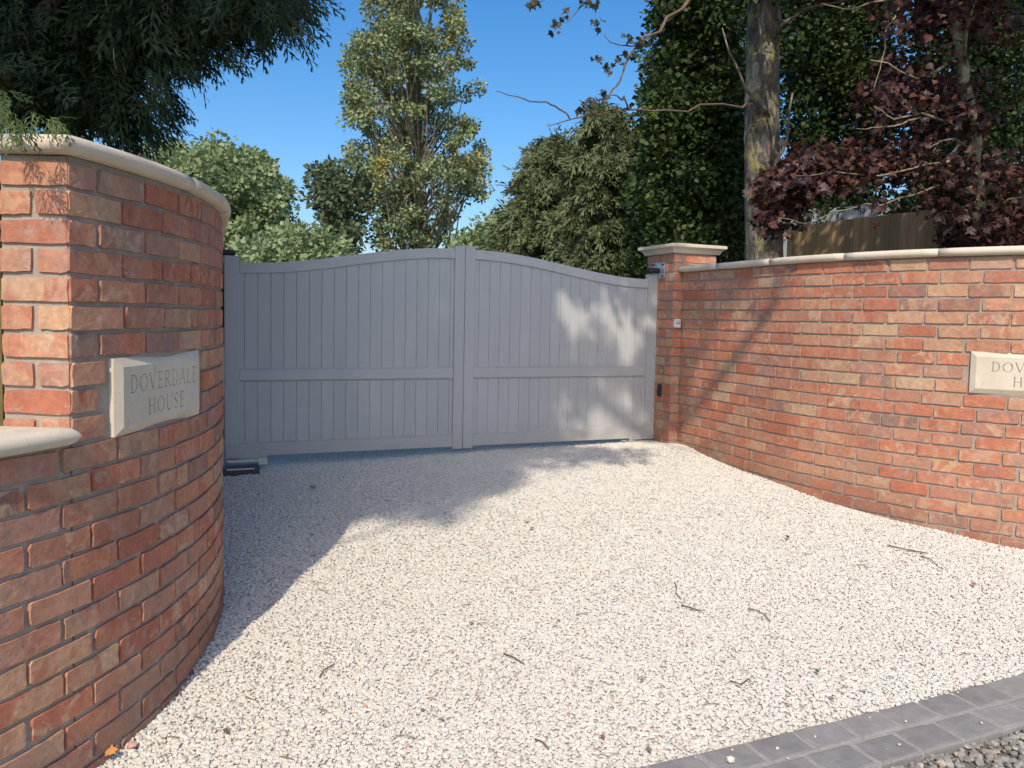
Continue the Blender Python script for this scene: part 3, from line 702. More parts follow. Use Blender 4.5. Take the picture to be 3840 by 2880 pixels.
# small devices on the pillar
cb = empty('sensor_box', tuple(C0 + GD * 0.03) + (1.392,), 'small white sensor box with a dark U mark on the right pillar edge', 'sensor')
w = C0 + GD * 0.042 + GN * 0.014
mb = MB(); mb.box((w.x, w.y, 1.395), (0.062, 0.026, 0.082), (GD.x, GD.y), 0.005); mb.build('housing', M_white, cb, world=True)
mb = MB()
for dx_, dz_, sx_, sz_ in ((-0.012, 0.012, 0.005, 0.032), (0.012, 0.012, 0.005, 0.032), (0, -0.004, 0.028, 0.006)):
    q_ = w + GD * dx_ + GN * 0.0135; mb.box((q_.x, q_.y, 1.395 + dz_), (sx_, 0.002, sz_), (GD.x, GD.y))
mb.build('mark', M_black, cb, world=True)
kb = MB(); kb.box(tuple(face_pt(0.255 - 0.09, 0.012, 0.765)), (0.062, 0.022, 0.115), (PD.x, PD.y), 0.010); o = kb.build('safety_sensor', M_black); tag(o, 'small black rounded sensor low on the gate side of the right pillar', 'sensor')
kb = MB(); kb.box(tuple(face_pt(0.255 - 0.09, 0.0245, 0.785)), (0.035, 0.003, 0.045), (PD.x, PD.y), 0.001); kb.build('lens', M_darkmetal, o)

# ------------------------------------------------------------------ name stones
GLYPH = {}
def arc(cx, cz, rx, rz, a0_, a1_, n=12): return [(cx + rx * cos(radians(a0_ + (a1_ - a0_) * i / n)), cz + rz * sin(radians(a0_ + (a1_ - a0_) * i / n))) for i in range(n + 1)]
T, tn = 0.115, 0.05                                                     # thick and thin strokes
def serif(x, z, w=0.2): return ([(x - w / 2, z), (x + w / 2, z)], 0.035)
GLYPH['D'] = (0.82, [([(0.16, 0), (0.16, 1)], T), ([(0.02, 0.98)] + arc(0.30, 0.5, 0.42, 0.48, 90, -90, 16) + [(0.02, 0.02)], tn), (arc(0.30, 0.5, 0.40, 0.46, 50, -50, 10), T)])
GLYPH['O'] = (0.92, [(arc(0.46, 0.5, 0.40, 0.48, 0, 360, 24), tn), (arc(0.46, 0.5, 0.385, 0.45, 130, 230, 8), T), (arc(0.46, 0.5, 0.385, 0.45, 50, -50, 8), T)])
GLYPH['V'] = (0.84, [([(0.08, 1), (0.43, 0.02)], T), ([(0.43, 0.02), (0.76, 1)], tn), serif(0.08, 0.985), serif(0.76, 0.985)])
GLYPH['E'] = (0.68, [([(0.16, 0), (0.16, 1)], T), ([(0.02, 0.02), (0.58, 0.02), (0.60, 0.2)], tn), ([(0.02, 0.98), (0.55, 0.98), (0.56, 0.82)], tn), ([(0.16, 0.52), (0.46, 0.52)], tn), ([(0.46, 0.43), (0.46, 0.61)], tn)])
GLYPH['R'] = (0.78, [([(0.16, 0), (0.16, 1)], T), ([(0.02, 0.98)] + arc(0.32, 0.75, 0.26, 0.23, 90, -90, 12) + [(0.16, 0.52)], tn), (arc(0.32, 0.75, 0.24, 0.22, 50, -50, 8), T * 0.9), ([(0.34, 0.52), (0.70, 0.02)], T * 0.9), serif(0.16, 0.015), serif(0.70, 0.015, 0.14)])
GLYPH['A'] = (0.82, [([(0.08, 0), (0.41, 1)], tn), ([(0.41, 1), (0.74, 0)], T), ([(0.20, 0.36), (0.62, 0.36)], tn), serif(0.08, 0.015), serif(0.74, 0.015)])
GLYPH['L'] = (0.64, [([(0.16, 0), (0.16, 1)], T), ([(0.02, 0.02), (0.56, 0.02), (0.58, 0.22)], tn), serif(0.16, 0.985)])
GLYPH['H'] = (0.90, [([(0.16, 0), (0.16, 1)], T), ([(0.72, 0), (0.72, 1)], T), ([(0.16, 0.52), (0.72, 0.52)], tn), serif(0.16, 0.015), serif(0.16, 0.985), serif(0.72, 0.015), serif(0.72, 0.985)])
GLYPH['U'] = (0.86, [([(0.16, 1), (0.16, 0.34)] + arc(0.42, 0.34, 0.26, 0.32, 180, 270, 6), T), (arc(0.42, 0.34, 0.26, 0.32, 270, 360, 6) + [(0.68, 1)], tn), serif(0.16, 0.985), serif(0.68, 0.985)])
GLYPH['S'] = (0.60, [(arc(0.30, 0.74, 0.21, 0.24, 30, 190, 10), tn), (arc(0.30, 0.26, 0.22, 0.24, -150, 10, 10), tn), ([(0.095, 0.70), (0.20, 0.56), (0.40, 0.44), (0.51, 0.30)], T), ([(0.50, 0.98), (0.49, 0.80)], tn), ([(0.08, 0.02), (0.09, 0.22)], tn)])
def strokes(text, size, cx, z, gap=0.13, squeeze=1.0):
    wtot = sum(GLYPH[c_][0] for c_ in text) + gap * (len(text) - 1); x = cx - wtot * size * squeeze / 2; out = []
    for c_ in text:
        w_, st = GLYPH[c_]
        for pl, th in st: out.append(([(x + a * size * squeeze, z + b * size) for a, b in pl], th * size))
        x += (w_ + gap) * size * squeeze
    return out
def name_stone(origin, ux, normal, width, zb, height, label, proud, parent_name='name_stone'):
    """origin: lower left corner in plan on the wall, ux along the stone"""
    ux = Vector(ux).normalized(); nn = Vector(normal).normalized(); th = 0.045 + proud; bv = 0.030
    def q3(x, z, y): w_ = origin + ux * x + nn * y; return (w_.x, w_.y, zb + z)
    V = [q3(x, z, -0.03) for x, z in ((0, 0), (width, 0), (width, height), (0, height))] + [q3(x, z, th - 0.017) for x, z in ((0, 0), (width, 0), (width, height), (0, height))] + \
        [q3(x, z, th) for x, z in ((bv, bv), (width - bv, bv), (width - bv, height - bv), (bv, height - bv))]
    F = [(3, 2, 1, 0), (8, 9, 10, 11)] + [(k * 4 + i, k * 4 + (i + 1) % 4, (k + 1) * 4 + (i + 1) % 4, (k + 1) * 4 + i) for k in (0, 1) for i in range(4)]
    root = empty(parent_name, tuple(q3(width / 2, 0, 0)), label, 'sign')
    plate = link('stone_slab', mesh('stone_slab', V, F), M_stone, root, True)
    st = strokes('DOVERDALE', 0.060, width / 2 + 0.01, height * 0.535, 0.13, 1.02) + strokes('HOUSE', 0.058, width / 2 + 0.015, height * 0.20, 0.16, 1.02)
    dep = 0.004
    def ribbon(st_, y0, y1, widen=0.0):
        cv = []; cf = []
        for si, (pl, t_) in enumerate(st_):
            e_ = si * 0.00002; m_ = len(pl); n0 = len(cv); hw = t_ / 2 + widen; closed = (Vector(pl[0]) - Vector(pl[-1])).length < 1e-6
            for i in range(m_):
                a = Vector(pl[i - 1] if i else (pl[-2] if closed else pl[0])); b = Vector(pl[i + 1] if i < m_ - 1 else (pl[1] if closed else pl[-1]))
                d_ = (b - a).normalized(); nr_ = Vector((-d_.y, d_.x)) * hw; c_ = Vector(pl[i])
                if not closed and i == 0: c_ = c_ - d_ * 0.0004
                for w_ in (c_ - nr_, c_ + nr_):
                    for y in ((y0 - e_,) if y1 is None else (y0 - e_, y1 + e_)): cv.append(q3(w_.x, w_.y, y))
            if y1 is None:
                for i in range(m_ - 1): cf.append((n0 + 2 * i, n0 + 2 * i + 2, n0 + 2 * i + 3, n0 + 2 * i + 1))
            else:
                for i in range(m_ - 1):
                    a_ = n0 + 4 * i; b_ = a_ + 4
                    cf += [(a_, b_, b_ + 2, a_ + 2), (a_ + 1, a_ + 3, b_ + 3, b_ + 1), (a_, a_ + 1, b_ + 1, b_), (a_ + 2, b_ + 2, b_ + 3, a_ + 3)]
                if not closed: cf += [(n0, n0 + 2, n0 + 3, n0 + 1), (n0 + 4 * (m_ - 1), n0 + 4 * (m_ - 1) + 1, n0 + 4 * (m_ - 1) + 3, n0 + 4 * (m_ - 1) + 2)]
        return cv, cf
    cv, cf = ribbon(st, th - dep, th + 0.004)
    cut = link('cutter', mesh('cutter', cv, cf)); bm = bmesh.new(); bm.from_mesh(cut.data); bmesh.ops.recalc_face_normals(bm, faces=bm.faces); bm.to_mesh(cut.data); bm.free()
    ok = False
    try:
        tmp = bpy.data.objects.new('tmp', plate.data); COL.objects.link(tmp)
        md = tmp.modifiers.new('cut', 'BOOLEAN'); md.object = cut; md.operation = 'DIFFERENCE'; md.solver = 'EXACT'; md.use_self = True
        dg = bpy.context.evaluated_depsgraph_get(); me2 = bpy.data.meshes.new_from_object(tmp.evaluated_get(dg)); bpy.data.objects.remove(tmp)
        if len(me2.polygons) > 60:
            plate.data = me2; ok = True
            if len(me2.materials) == 0: me2.materials.append(M_stone)
    except Exception as ex: print('boolean failed', ex)
    bpy.data.objects.remove(cut)
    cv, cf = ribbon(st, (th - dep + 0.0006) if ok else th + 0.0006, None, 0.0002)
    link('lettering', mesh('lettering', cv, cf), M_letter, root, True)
    print('name stone cut', ok)
a_, b_ = Vector(sign_l[0]), Vector(sign_l[1]); u_ = (b_ - a_).normalized(); n_ = Vector((u_.y, -u_.x))
name_stone(a_ - n_ * 0.05, u_, n_, (b_ - a_).length, 1.010, 0.258, 'cream name stone on the left wall, in shade, cut with DOVERDALE HOUSE', 0.005)
sA = S_R
p1, d1, n1 = RP.at(sA); p2, d2, n2 = RP.at(sA + 0.69); u_ = (p2 - p1).normalized(); n_ = Vector((u_.y, -u_.x))
name_stone(p1 - n_ * 0.012, u_, n_, 0.69, 1.010, 0.258, 'sunlit cream name stone on the right wall, cut off by the photo edge', -0.005)
mbp = MB(); V, F = band(RP, sA - 0.009, sA + 0.699, 0.999, 1.277, -0.0055, -0.05); link('bedding_mortar', mesh('bedding_mortar', V, F), M_mortar, RW)

# ------------------------------------------------------------------ post left of the pier
mb = MB(); w = LP.at(0.0)[0]; mb.box((-1.628, 2.42, 1.0), (0.09, 0.09, 1.72), (1, 0), 0.006)
o = mb.build('wooden_post', simple('green_treated_timber', (0.16, 0.13, 0.05), (0.30, 0.24, 0.10), 8, 0.85, 0.4, 40)); tag(o, 'thin treated timber post just visible at the left photo edge beside the pier', 'post')

# ------------------------------------------------------------------ foliage tools
def unit(v): return v / np.maximum(1e-9, np.linalg.norm(v, axis=-1, keepdims=True))
def inpoly(px, py, poly):
    poly = np.asarray(poly, float); n = len(poly); c = np.zeros(len(px), bool); j = n - 1
    for i in range(n):
        xi, yi = poly[i]; xj, yj = poly[j]
        m = ((yi > py) != (yj > py)) & (px < (xj - xi) * (py - yi) / (yj - yi + 1e-12) + xi); c ^= m; j = i
    return c
def edge_dist(px, py, poly):
    poly = np.asarray(poly, float); d = np.full(len(px), 1e9)
    for i in range(len(poly)):
        a = poly[i]; b = poly[(i + 1) % len(poly)]; ab = b - a; t_ = np.clip(((px - a[0]) * ab[0] + (py - a[1]) * ab[1]) / max(1e-9, ab @ ab), 0, 1)
        d = np.minimum(d, np.hypot(px - a[0] - t_ * ab[0], py - a[1] - t_ * ab[1]))
    return d
def world_pts(px, py, Y):
    k = 3840 / 2212; u = (px * k - 1920) / 2883; v = (py * k - 1350) / 2883
    D = np.array(FWD)[None] + u[:, None] * np.array(RT)[None] - v[:, None] * np.array(UP)[None]
    D = D / D[:, 1:2]; return np.array([0, 0, EYE])[None] + D * Y[:, None]
LEAF = {
    'leaf': (np.array([(0, 0, 0), (0.36, 0.45, 0.08), (0, 1, 0), (-0.36, 0.45, 0.08)]), np.array([(0, 1, 2, 3)])),
    'oval': (np.array([(0, 0, 0), (0.30, 0.25, .04), (0.34, 0.62, .06), (0, 1, 0), (-0.34, 0.62, .06), (-0.30, 0.25, .04)]), np.array([(0, 1, 2, 3), (0, 3, 4, 5)])),
}
def spray_template(n=9, droop=0.5, w=0.035, seed=1):
    """flat feathery conifer spray along +y, drooping to -z at its tip"""
    r = random.Random(seed); V = []; F = []
    def strip_(p0, p1, wd):
        p0 = Vector(p0); p1 = Vector(p1); d = (p1 - p0); s_ = d.cross(Vector((0, 0, 1))).normalized() * wd; k = len(V)
        m0 = p1 * 0.4 + p0 * 0.6; V.extend([p0, m0 + s_ * 1.3, p1, m0 - s_ * 1.3]); F.append((k, k + 1, k + 2, k + 3))
    def ax(t_): return (0.04 * sin(5 * t_), t_, -droop * t_ * t_)
    strip_(ax(0), ax(0.55), w); strip_(ax(0.5), ax(1.0), w)
    for i in range(n):
        t_ = 0.1 + 0.85 * i / n; L_ = (0.42 - 0.26 * t_) * r.uniform(0.8, 1.2); sd = 1 if i % 2 else -1; b = Vector(ax(t_))
        e_ = b + Vector((sd * L_ * 0.75, L_ * 0.75, -L_ * r.uniform(0.1, 0.7)))
        strip_(b, e_, w)
        m_ = b * 0.5 + e_ * 0.5; strip_(m_, m_ + Vector((sd * L_ * 0.12, L_ * 0.5, -L_ * 0.3)), w * 0.9)
    return np.array([tuple(v) for v in V]), np.array(F)
    Q = []
    # split to quads / turn the end triangles into thin quads
    V2 = list(map(tuple, V)); F2 = []
    for f in Q:
        if f[2] == f[3]:
            V2.append(tuple(np.array(V2[f[2]]) * 0.999 + np.array(V2[f[0]]) * 0.001)); F2.append((f[0], f[1], f[2], len(V2) - 1))
        else: F2.append(f)
    return np.array(V2), np.array(F2)
LEAF['spray'] = spray_template(8, 0.5, 0.024); LEAF['needle'] = spray_template(5, 0.6, 0.042, 4)
def maple_template():
    o = [(0, 0), (0.10, 0.10), (0.38, 0.02), (0.30, 0.20), (0.56, 0.34), (0.36, 0.44), (0.34, 0.62), (0.16, 0.58), (0, 1.0), (-0.16, 0.58), (-0.34, 0.62), (-0.36, 0.44), (-0.56, 0.34), (-0.30, 0.20), (-0.38, 0.02), (-0.10, 0.10)]
    V = [(0, 0.38, -0.05)] + [(x, y, 0.10 * abs(x) - 0.12 * y * y) for x, y in o]; n = len(o)
    F = [(0, 1 + (2 * i), 1 + (2 * i + 1) % n, 1 + (2 * i + 2) % n) for i in range(n // 2)]
    return np.array(V), np.array(F)
LEAF['maple'] = maple_template()
def bake_leaves(C, D, Nn, size, kind):
    """C centres, D growing direction, Nn rough normal, size per leaf"""
    Vt, Ft = LEAF[kind]; D = unit(D); X = unit(np.cross(D, Nn)); Z = np.cross(X, D)
    V = C[:, None, :] + size[:, None, None] * (Vt[None, :, 0:1] * X[:, None, :] + Vt[None, :, 1:2] * D[:, None, :] + Vt[None, :, 2:3] * Z[:, None, :])
    n = len(C); F = (Ft[None] + (np.arange(n) * len(Vt))[:, None, None]).reshape(-1, Ft.shape[1])
    return V.reshape(-1, 3), F
def clump_points(poly, Y0, thick, ncl, rcl, edge_px, r_, inset=0.75):
    poly = np.asarray(poly, float); lo = poly.min(0); hi = poly.max(0); out = []
    while len(out) < ncl:
        px = r_.uniform(lo[0], hi[0], 400); py = r_.uniform(lo[1], hi[1], 400); m = inpoly(px, py, poly); px, py = px[m], py[m]
        d = edge_dist(px, py, poly); m = d > rcl * 1661 / Y0 * inset; px, py, d = px[m], py[m], d[m]; h = np.sqrt(np.clip(1 - (1 - np.clip(d / edge_px, 0, 1)) ** 2, 0.02, 1)) * thick / 2
        Y = Y0 + h * r_.uniform(-1, 1, len(px)); out += list(world_pts(px, py, Y))
    return np.array(out[:ncl])
def sun_open(Cc):
    """True where foliage may stand without shading the sunny part of the drive"""
    Xp = Cc[:, 0] - SX * Cc[:, 2]; Yp = Cc[:, 1] - SY * Cc[:, 2]; return Xp, Yp
def crown(name, root, mat, cl, rcl, nleaf, lsize, kind, r_, droop=0.0, upb=0.5, squash=0.7, axis=None, filt=None, world=True, size_var=0.35):
    n = len(cl) * nleaf; C = np.repeat(cl, nleaf, 0); dv = r_.normal(size=(n, 3)); dv = unit(dv) * (r_.uniform(0, 1, (n, 1)) ** 0.45) * (rcl * r_.uniform(0.6, 1.25, (len(cl), 1)).repeat(nleaf, 0))
    dv[:, 2] *= squash; C = C + dv
    if filt is not None: m = filt(C); C = C[m]; dv = dv[m]; n = len(C)
    D = unit(dv + r_.normal(size=(n, 3)) * 0.5 * rcl)
    if axis is not None: D = unit((C - np.array([[axis[0], axis[1], 0]])) * np.array([[1, 1, 0]])) * 1.0 + r_.normal(size=(n, 3)) * 0.28
    D[:, 2] -= droop; Nn = r_.normal(size=(n, 3)) * 0.75 + np.array([0, 0, upb]) + unit(dv) * 0.35
    V, F = bake_leaves(C, D, Nn, lsize * (1 + size_var * r_.uniform(-1, 1, n)), kind)
    o = link(name, npmesh(name, V, F), mat, root, world); return o
def wood(name, root, mat, trunk, cl, k, r0, r_, rise=0.9, twig=0.012, sides=5, world=True, frac=None):
    """trunk: list of (point, radius); limbs run from the trunk to some clump centres"""
    mb = MB(); pts = [Vector(p) for p, _ in trunk]; rd = [q for _, q in trunk]; mb.tube(pts, rd, 10); o = mb.build(name, mat, root, True, world)
    lb = MB(); idx = r_.choice(len(cl), min(k, len(cl)), replace=False)
    for i in idx:
        c = Vector(cl[i]); best = None
        for j in range(len(pts) - 1):
            for t_ in np.linspace(0, 1, 8):
                q = pts[j].lerp(pts[j + 1], t_); h = hypot(c.x - q.x, c.y - q.y); e_ = abs((c.z - q.z) - h * rise)
                if best is None or e_ < best[0]: best = (e_, q, rd[j] * (1 - t_) + rd[j + 1] * t_)
        q = best[1]; L_ = (c - q).length
        if L_ < 0.05: continue
        rb = min(best[2] * 0.5, r0); mid = q.lerp(c, 0.5) + Vector(r_.normal(size=3)) * L_ * 0.05 + Vector((0, 0, -0.06 * L_ if rise > 0.3 else 0.08 * L_))
        m2 = q.lerp(c, 0.8) + Vector(r_.normal(size=3)) * L_ * 0.03
        lb.tube([q, mid, m2, c], [rb, rb * 0.6, rb * 0.35, twig], sides, False)
    lb.build('branches', mat, root, True, world)
    return o
def vec(p): return Vector(p)

# ------------------------------------------------------------------ trees beyond the gate
def tree(name, label, poly, Y0, thick, ncl, rcl, nleaf, lsize, kind, mat, bark, trunk_px, seed, group=None, rise=0.9, edge_px=60, k=60, droop=0.0, upb=0.5, squash=0.75, r0=0.12, twig=0.012, zbase=0.3, inset=0.75):
    r_ = np.random.default_rng(seed); cl = clump_points(poly, Y0, thick, ncl, rcl, edge_px, r_, inset)
    base = P(trunk_px[0][0], 700, Y0); base.z = zbase
    root = empty(name, tuple(base), label, 'tree', group)
    tr = [(base, trunk_px[0][2] * 1.25)] + [(P(x, y, Y0), q) for x, y, q in trunk_px]
    wood('trunk', root, bark, tr, cl, k, r0, r_, rise, twig)
    crown('crown', root, mat, cl, rcl, nleaf, lsize, kind, r_, droop, upb, squash, axis=(base.x, base.y) if kind == 'needle' else None)
    return root
L_poplar = leafmat('poplar_leaf', [(0.15, 0.20, 0.085), (0.24, 0.29, 0.14), (0.32, 0.38, 0.21), (0.19, 0.24, 0.085)], (0.44, 0.36, 0.09), 0.22, 0.45, 0.56)
L_green = leafmat('broad_green_leaf', [(0.16, 0.225, 0.095), (0.24, 0.31, 0.14), (0.33, 0.41, 0.22)], (0.24, 0.20, 0.08), 0.25, 0.8, 0.66)
L_airy = leafmat('small_bluish_leaf', [(0.09, 0.13, 0.06), (0.14, 0.18, 0.09)], None, 0.25)
L_spruce = leafmat('spruce_needles', [(0.065, 0.10, 0.045), (0.11, 0.145, 0.06), (0.17, 0.19, 0.085)], (0.14, 0.12, 0.06), 0.1, 0.7, 0.6, 0.7)
L_dark = leafmat('shade_toned_ivy_leaf', [(0.025, 0.05, 0.016), (0.045, 0.075, 0.022), (0.07, 0.10, 0.028)], (0.17, 0.21, 0.03), 0.15, 0.55, 0.58, 0.5, 0.25)  # ivy greens lowered so the colour carries the shade under the canopy
L_hedge = leafmat('shaded_green_leaf', [(0.02, 0.04, 0.013), (0.04, 0.07, 0.02), (0.065, 0.10, 0.026)], (0.15, 0.17, 0.03), 0.2, 0.6, 0.62, 0.5, 0.25)  # leaf colour darkened to stand in for shade behind the right wall
L_maple = leafmat('copper_maple_leaf', [(0.030, 0.015, 0.015), (0.055, 0.024, 0.020), (0.12, 0.045, 0.030), (0.075, 0.042, 0.038)], None, 0.22, rough=0.5, spec=0.3)
L_maple_o = leafmat('copper_maple_leaf_single', [(0.03, 0.018, 0.02), (0.06, 0.028, 0.028), (0.13, 0.05, 0.035), (0.08, 0.055, 0.06), (0.17, 0.08, 0.05)], None, 0.22, rough=0.48, spec=0.35, obj=True)
L_syc = leafmat('overhanging_leaf', [(0.03, 0.04, 0.02), (0.06, 0.055, 0.035), (0.09, 0.07, 0.04)], None, 0.2, obj=True)
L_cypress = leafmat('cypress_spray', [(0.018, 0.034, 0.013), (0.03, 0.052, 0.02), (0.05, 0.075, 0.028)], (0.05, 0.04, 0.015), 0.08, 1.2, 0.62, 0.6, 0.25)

tree('broadleaf_tree', 'rounded pale green broadleaf tree rising behind the left wall coping', [(300, 330), (350, 298), (430, 290), (480, 285), (520, 310), (570, 305), (600, 345), (630, 370), (655, 430), (640, 470), (700, 520), (700, 620), (440, 620), (300, 500)],
     26, 9, 320, 0.55, 150, 0.16, 'leaf', L_green, M_bark, [(480, 560, 0.35), (480, 450, 0.25), (490, 340, 0.06)], 41, 'trees beyond the gate', edge_px=110)
tree('airy_tree', 'thin bluish green tree with gaps, left of the tall poplar', [(660, 350), (690, 330), (735, 345), (770, 350), (790, 420), (780, 600), (690, 600), (690, 470), (655, 420)],
     31, 5, 70, 0.6, 90, 0.20, 'leaf', L_airy, M_bark, [(715, 560, 0.14), (712, 450, 0.10), (706, 360, 0.03)], 42, 'trees beyond the gate', edge_px=60)
tree('bushy_tree', 'low green bushy tree just above the left gate leaf', [(540, 500), (600, 485), (660, 478), (720, 500), (760, 520), (760, 640), (500, 640), (500, 540)],
     20, 4, 90, 0.5, 130, 0.15, 'leaf', L_green, M_bark, [(640, 600, 0.14), (640, 520, 0.05)], 43, 'trees beyond the gate', edge_px=60)
tree('poplar_tree', 'very tall poplar with yellowing leaf patches standing above the middle of the gate',
     [(790, -120), (880, -160), (980, -120), (1010, -20), (1030, 60), (1015, 110), (1050, 130), (1060, 200), (1020, 230), (1080, 270), (1092, 320), (1060, 370), (1085, 400), (1070, 440), (1000, 450), (960, 540), (800, 560), (790, 480), (745, 380), (720, 250), (740, 215), (725, 130), (760, 60)],
     33, 8, 310, 0.50, 145, 0.15, 'leaf', L_poplar, M_barkpale, [(908, 560, 0.24), (906, 420, 0.20), (905, 250, 0.14), (900, 60, 0.08), (893, -100, 0.03)], 44, 'trees beyond the gate', rise=1.6, edge_px=130, k=170, r0=0.07)
tree('bushy_tree', 'yellow green bushes between the poplar and the spruce, above the right gate leaf', [(960, 500), (1010, 480), (1060, 440), (1110, 450), (1140, 500), (1160, 600), (960, 600)],
     24, 4, 70, 0.5, 120, 0.15, 'leaf', L_green, M_bark, [(1050, 580, 0.14), (1050, 500, 0.05)], 45, 'trees beyond the gate', edge_px=50)
tree('spruce_tree', 'shorter spruce with sweeping boughs stepping down towards the poplar', [(1200, 275), (1225, 300), (1260, 400), (1330, 600), (1060, 600), (1085, 480), (1110, 445), (1120, 380), (1155, 360), (1160, 320)],
     19, 4.5, 260, 0.36, 72, 0.36, 'needle', L_spruce, M_bark, [(1205, 560, 0.18), (1205, 430, 0.12), (1203, 290, 0.02)], 46, 'trees beyond the gate', rise=-0.25, edge_px=90, k=80, droop=0.55, squash=0.5, inset=0.35)
tree('spruce_tree', 'taller spruce with a pointed top close beside the dark evergreen', [(1300, 195), (1325, 240), (1370, 270), (1420, 420), (1460, 620), (1200, 620), (1220, 420), (1235, 330), (1265, 270)],
     16, 4.5, 320, 0.33, 72, 0.32, 'needle', L_spruce, M_bark, [(1310, 580, 0.2), (1308, 400, 0.12), (1302, 215, 0.02)], 47, 'trees beyond the gate', rise=-0.25, edge_px=100, k=90, droop=0.55, squash=0.5, inset=0.35)
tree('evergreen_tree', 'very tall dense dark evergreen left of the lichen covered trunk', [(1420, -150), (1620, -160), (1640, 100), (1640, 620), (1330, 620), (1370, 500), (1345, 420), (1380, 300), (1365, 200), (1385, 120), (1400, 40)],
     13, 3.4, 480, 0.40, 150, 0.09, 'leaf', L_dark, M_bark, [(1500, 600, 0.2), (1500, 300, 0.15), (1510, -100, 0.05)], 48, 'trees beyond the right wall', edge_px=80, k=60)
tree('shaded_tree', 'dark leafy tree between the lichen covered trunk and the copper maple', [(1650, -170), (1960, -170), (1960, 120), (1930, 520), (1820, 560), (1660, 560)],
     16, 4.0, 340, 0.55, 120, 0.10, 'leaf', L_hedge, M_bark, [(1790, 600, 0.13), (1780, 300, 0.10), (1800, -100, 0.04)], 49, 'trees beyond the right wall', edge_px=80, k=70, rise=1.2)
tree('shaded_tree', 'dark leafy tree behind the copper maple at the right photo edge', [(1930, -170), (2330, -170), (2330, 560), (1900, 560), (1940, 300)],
     14.5, 4.0, 360, 0.5, 120, 0.09, 'leaf', L_hedge, M_barkpale, [(2185, 600, 0.12), (2150, 300, 0.09), (2180, -100, 0.04)], 50, 'trees beyond the right wall', edge_px=80, k=80, rise=1.2)

# ------------------------------------------------------------------ lichened trunk tree with the overhanging twigs
r50 = np.random.default_rng(55)
TY = 10.0
base = P(1652, 600, TY); base.z = 0.3
lt = empty('lichened_tree', tuple(base), 'stout grey trunk with yellow lichen rising behind the right pillar, twigs reaching over the gate', 'tree', 'trees beyond the right wall')
mb = MB(); pts = [(1654, 760, .25), (1650, 560, .235), (1646, 430, .222), (1644, 300, .215), (1646, 170, .205), (1650, 60, .20), (1655, -60, .195), (1658, -260, .18)]
ring_n = 20; V = []; F = []
trp = [P(x, y, TY) for x, y, _ in pts]; fine = []
for i in range(len(trp) - 1):
    for t_ in np.linspace(0, 1, 9)[:-1]: fine.append((trp[i].lerp(trp[i + 1], t_), pts[i][2] * (1 - t_) + pts[i + 1][2] * t_))
for i, (p, q) in enumerate(fine):
    for j in range(ring_n):
        a = 2 * pi * j / ring_n; rr2 = q * (1 + 0.05 * sin(3 * a + i * 0.12) + 0.035 * sin(7 * a - i * 0.3) + 0.02 * r50.normal())
        V.append((p.x + rr2 * cos(a), p.y + rr2 * sin(a), p.z))
for i in range(len(fine) - 1):
    for j in range(ring_n): F.append((i * ring_n + j, i * ring_n + (j + 1) % ring_n, (i + 1) * ring_n + (j + 1) % ring_n, (i + 1) * ring_n + j))
link('trunk', mesh('trunk', V, F, True), M_trunk, lt, True)
def px_branch(name, root, pts, mat, Ys=None, sides=6):
    """pts (x, y, radius, Y)"""
    mb = MB(); q = [P(x, y, Y) for x, y, _, Y in pts]; f = [q[0]]
    rad = [pts[0][2]]
    for i in range(len(q) - 1):
        for t_ in (0.34, 0.67, 1.0):
            w = q[i].lerp(q[i + 1], t_)
            if t_ < 1: w = w + Vector(r50.normal(size=3)) * (q[i + 1] - q[i]).length * 0.035
            f.append(w); rad.append(pts[i][2] * (1 - t_) + pts[i + 1][2] * t_)
    mb.tube(f, rad, sides); return mb.build(name, mat, root, True, True)
px_branch('branch', lt, [(1650, -150, .06, 10), (1560, -60, .04, 9.4), (1474, 20, .022, 8.8), (1404, 77, .016, 8.4), (1370, 107, .013, 8.2), (1350, 140, .011, 8.1), (1340, 173, .010, 8.0), (1317, 203, .008, 7.9), (1300, 232, .004, 7.8)], M_twig)
px_branch('branch', lt, [(1404, 77, .010, 8.4), (1380, 98, .008, 8.2), (1340, 98, .006, 8.1), (1318, 92, .005, 8.0), (1304, 72, .003, 8.0)], M_twig)
px_branch('branch', lt, [(1650, 215, .020, 10), (1560, 225, .013, 9.2), (1437, 238, .011, 8.5), (1357, 237, .010, 8.3), (1304, 245, .008, 8.2), (1257, 253, .008, 8.1), (1214, 263, .006, 8.0), (1180, 273, .003, 7.9)], M_twig)
px_branch('branch', lt, [(1232, 259, .009, 8.05), (1222, 243, .009, 8.0), (1210, 237, .009, 8.0), (1180, 220, .008, 7.9), (1130, 213, .0065, 7.8), (1100, 206, .005, 7.8), (1070, 198, .003, 7.7)], M_twig)
px_branch('branch', lt, [(1560, -60, .02, 9.4), (1400, -70, .012, 8.6), (1270, -30, .008, 8.2), (1256, 14, .006, 8.1), (1238, 34, .004, 8.1), (1222, 50, .003, 8.0)], M_twig)
px_branch('branch', lt, [(1270, -30, .007, 8.2), (1200, -20, .005, 8.1), (1165, 6, .003, 8.0)], M_twig)
px_branch('branch', lt, [(1357, 237, .012, 8.3), (1350, 215, .009, 8.2), (1325, 205, .006, 8.1), (1300, 215, .003, 8.0)], M_twig)
for q in [[(1668, 380, .03, 9.8), (1700, 300, .02, 9.7), (1712, 200, .012, 9.6)], [(1668, 250, .03, 9.8), (1610, 190, .018, 9.6), (1560, 60, .008, 9.4)], [(1672, 80, .03, 9.8), (1740, 20, .018, 9.5), (1830, 0, .01, 9.3)], [(1668, 360, .02, 9.75), (1645, 130, .014, 9.7), (1635, 0, .012, 9.7), (1620, -60, .01, 9.7)]]:
    px_branch('branch', lt, q, M_trunk)
ML = {k_: None for k_ in range(4)}
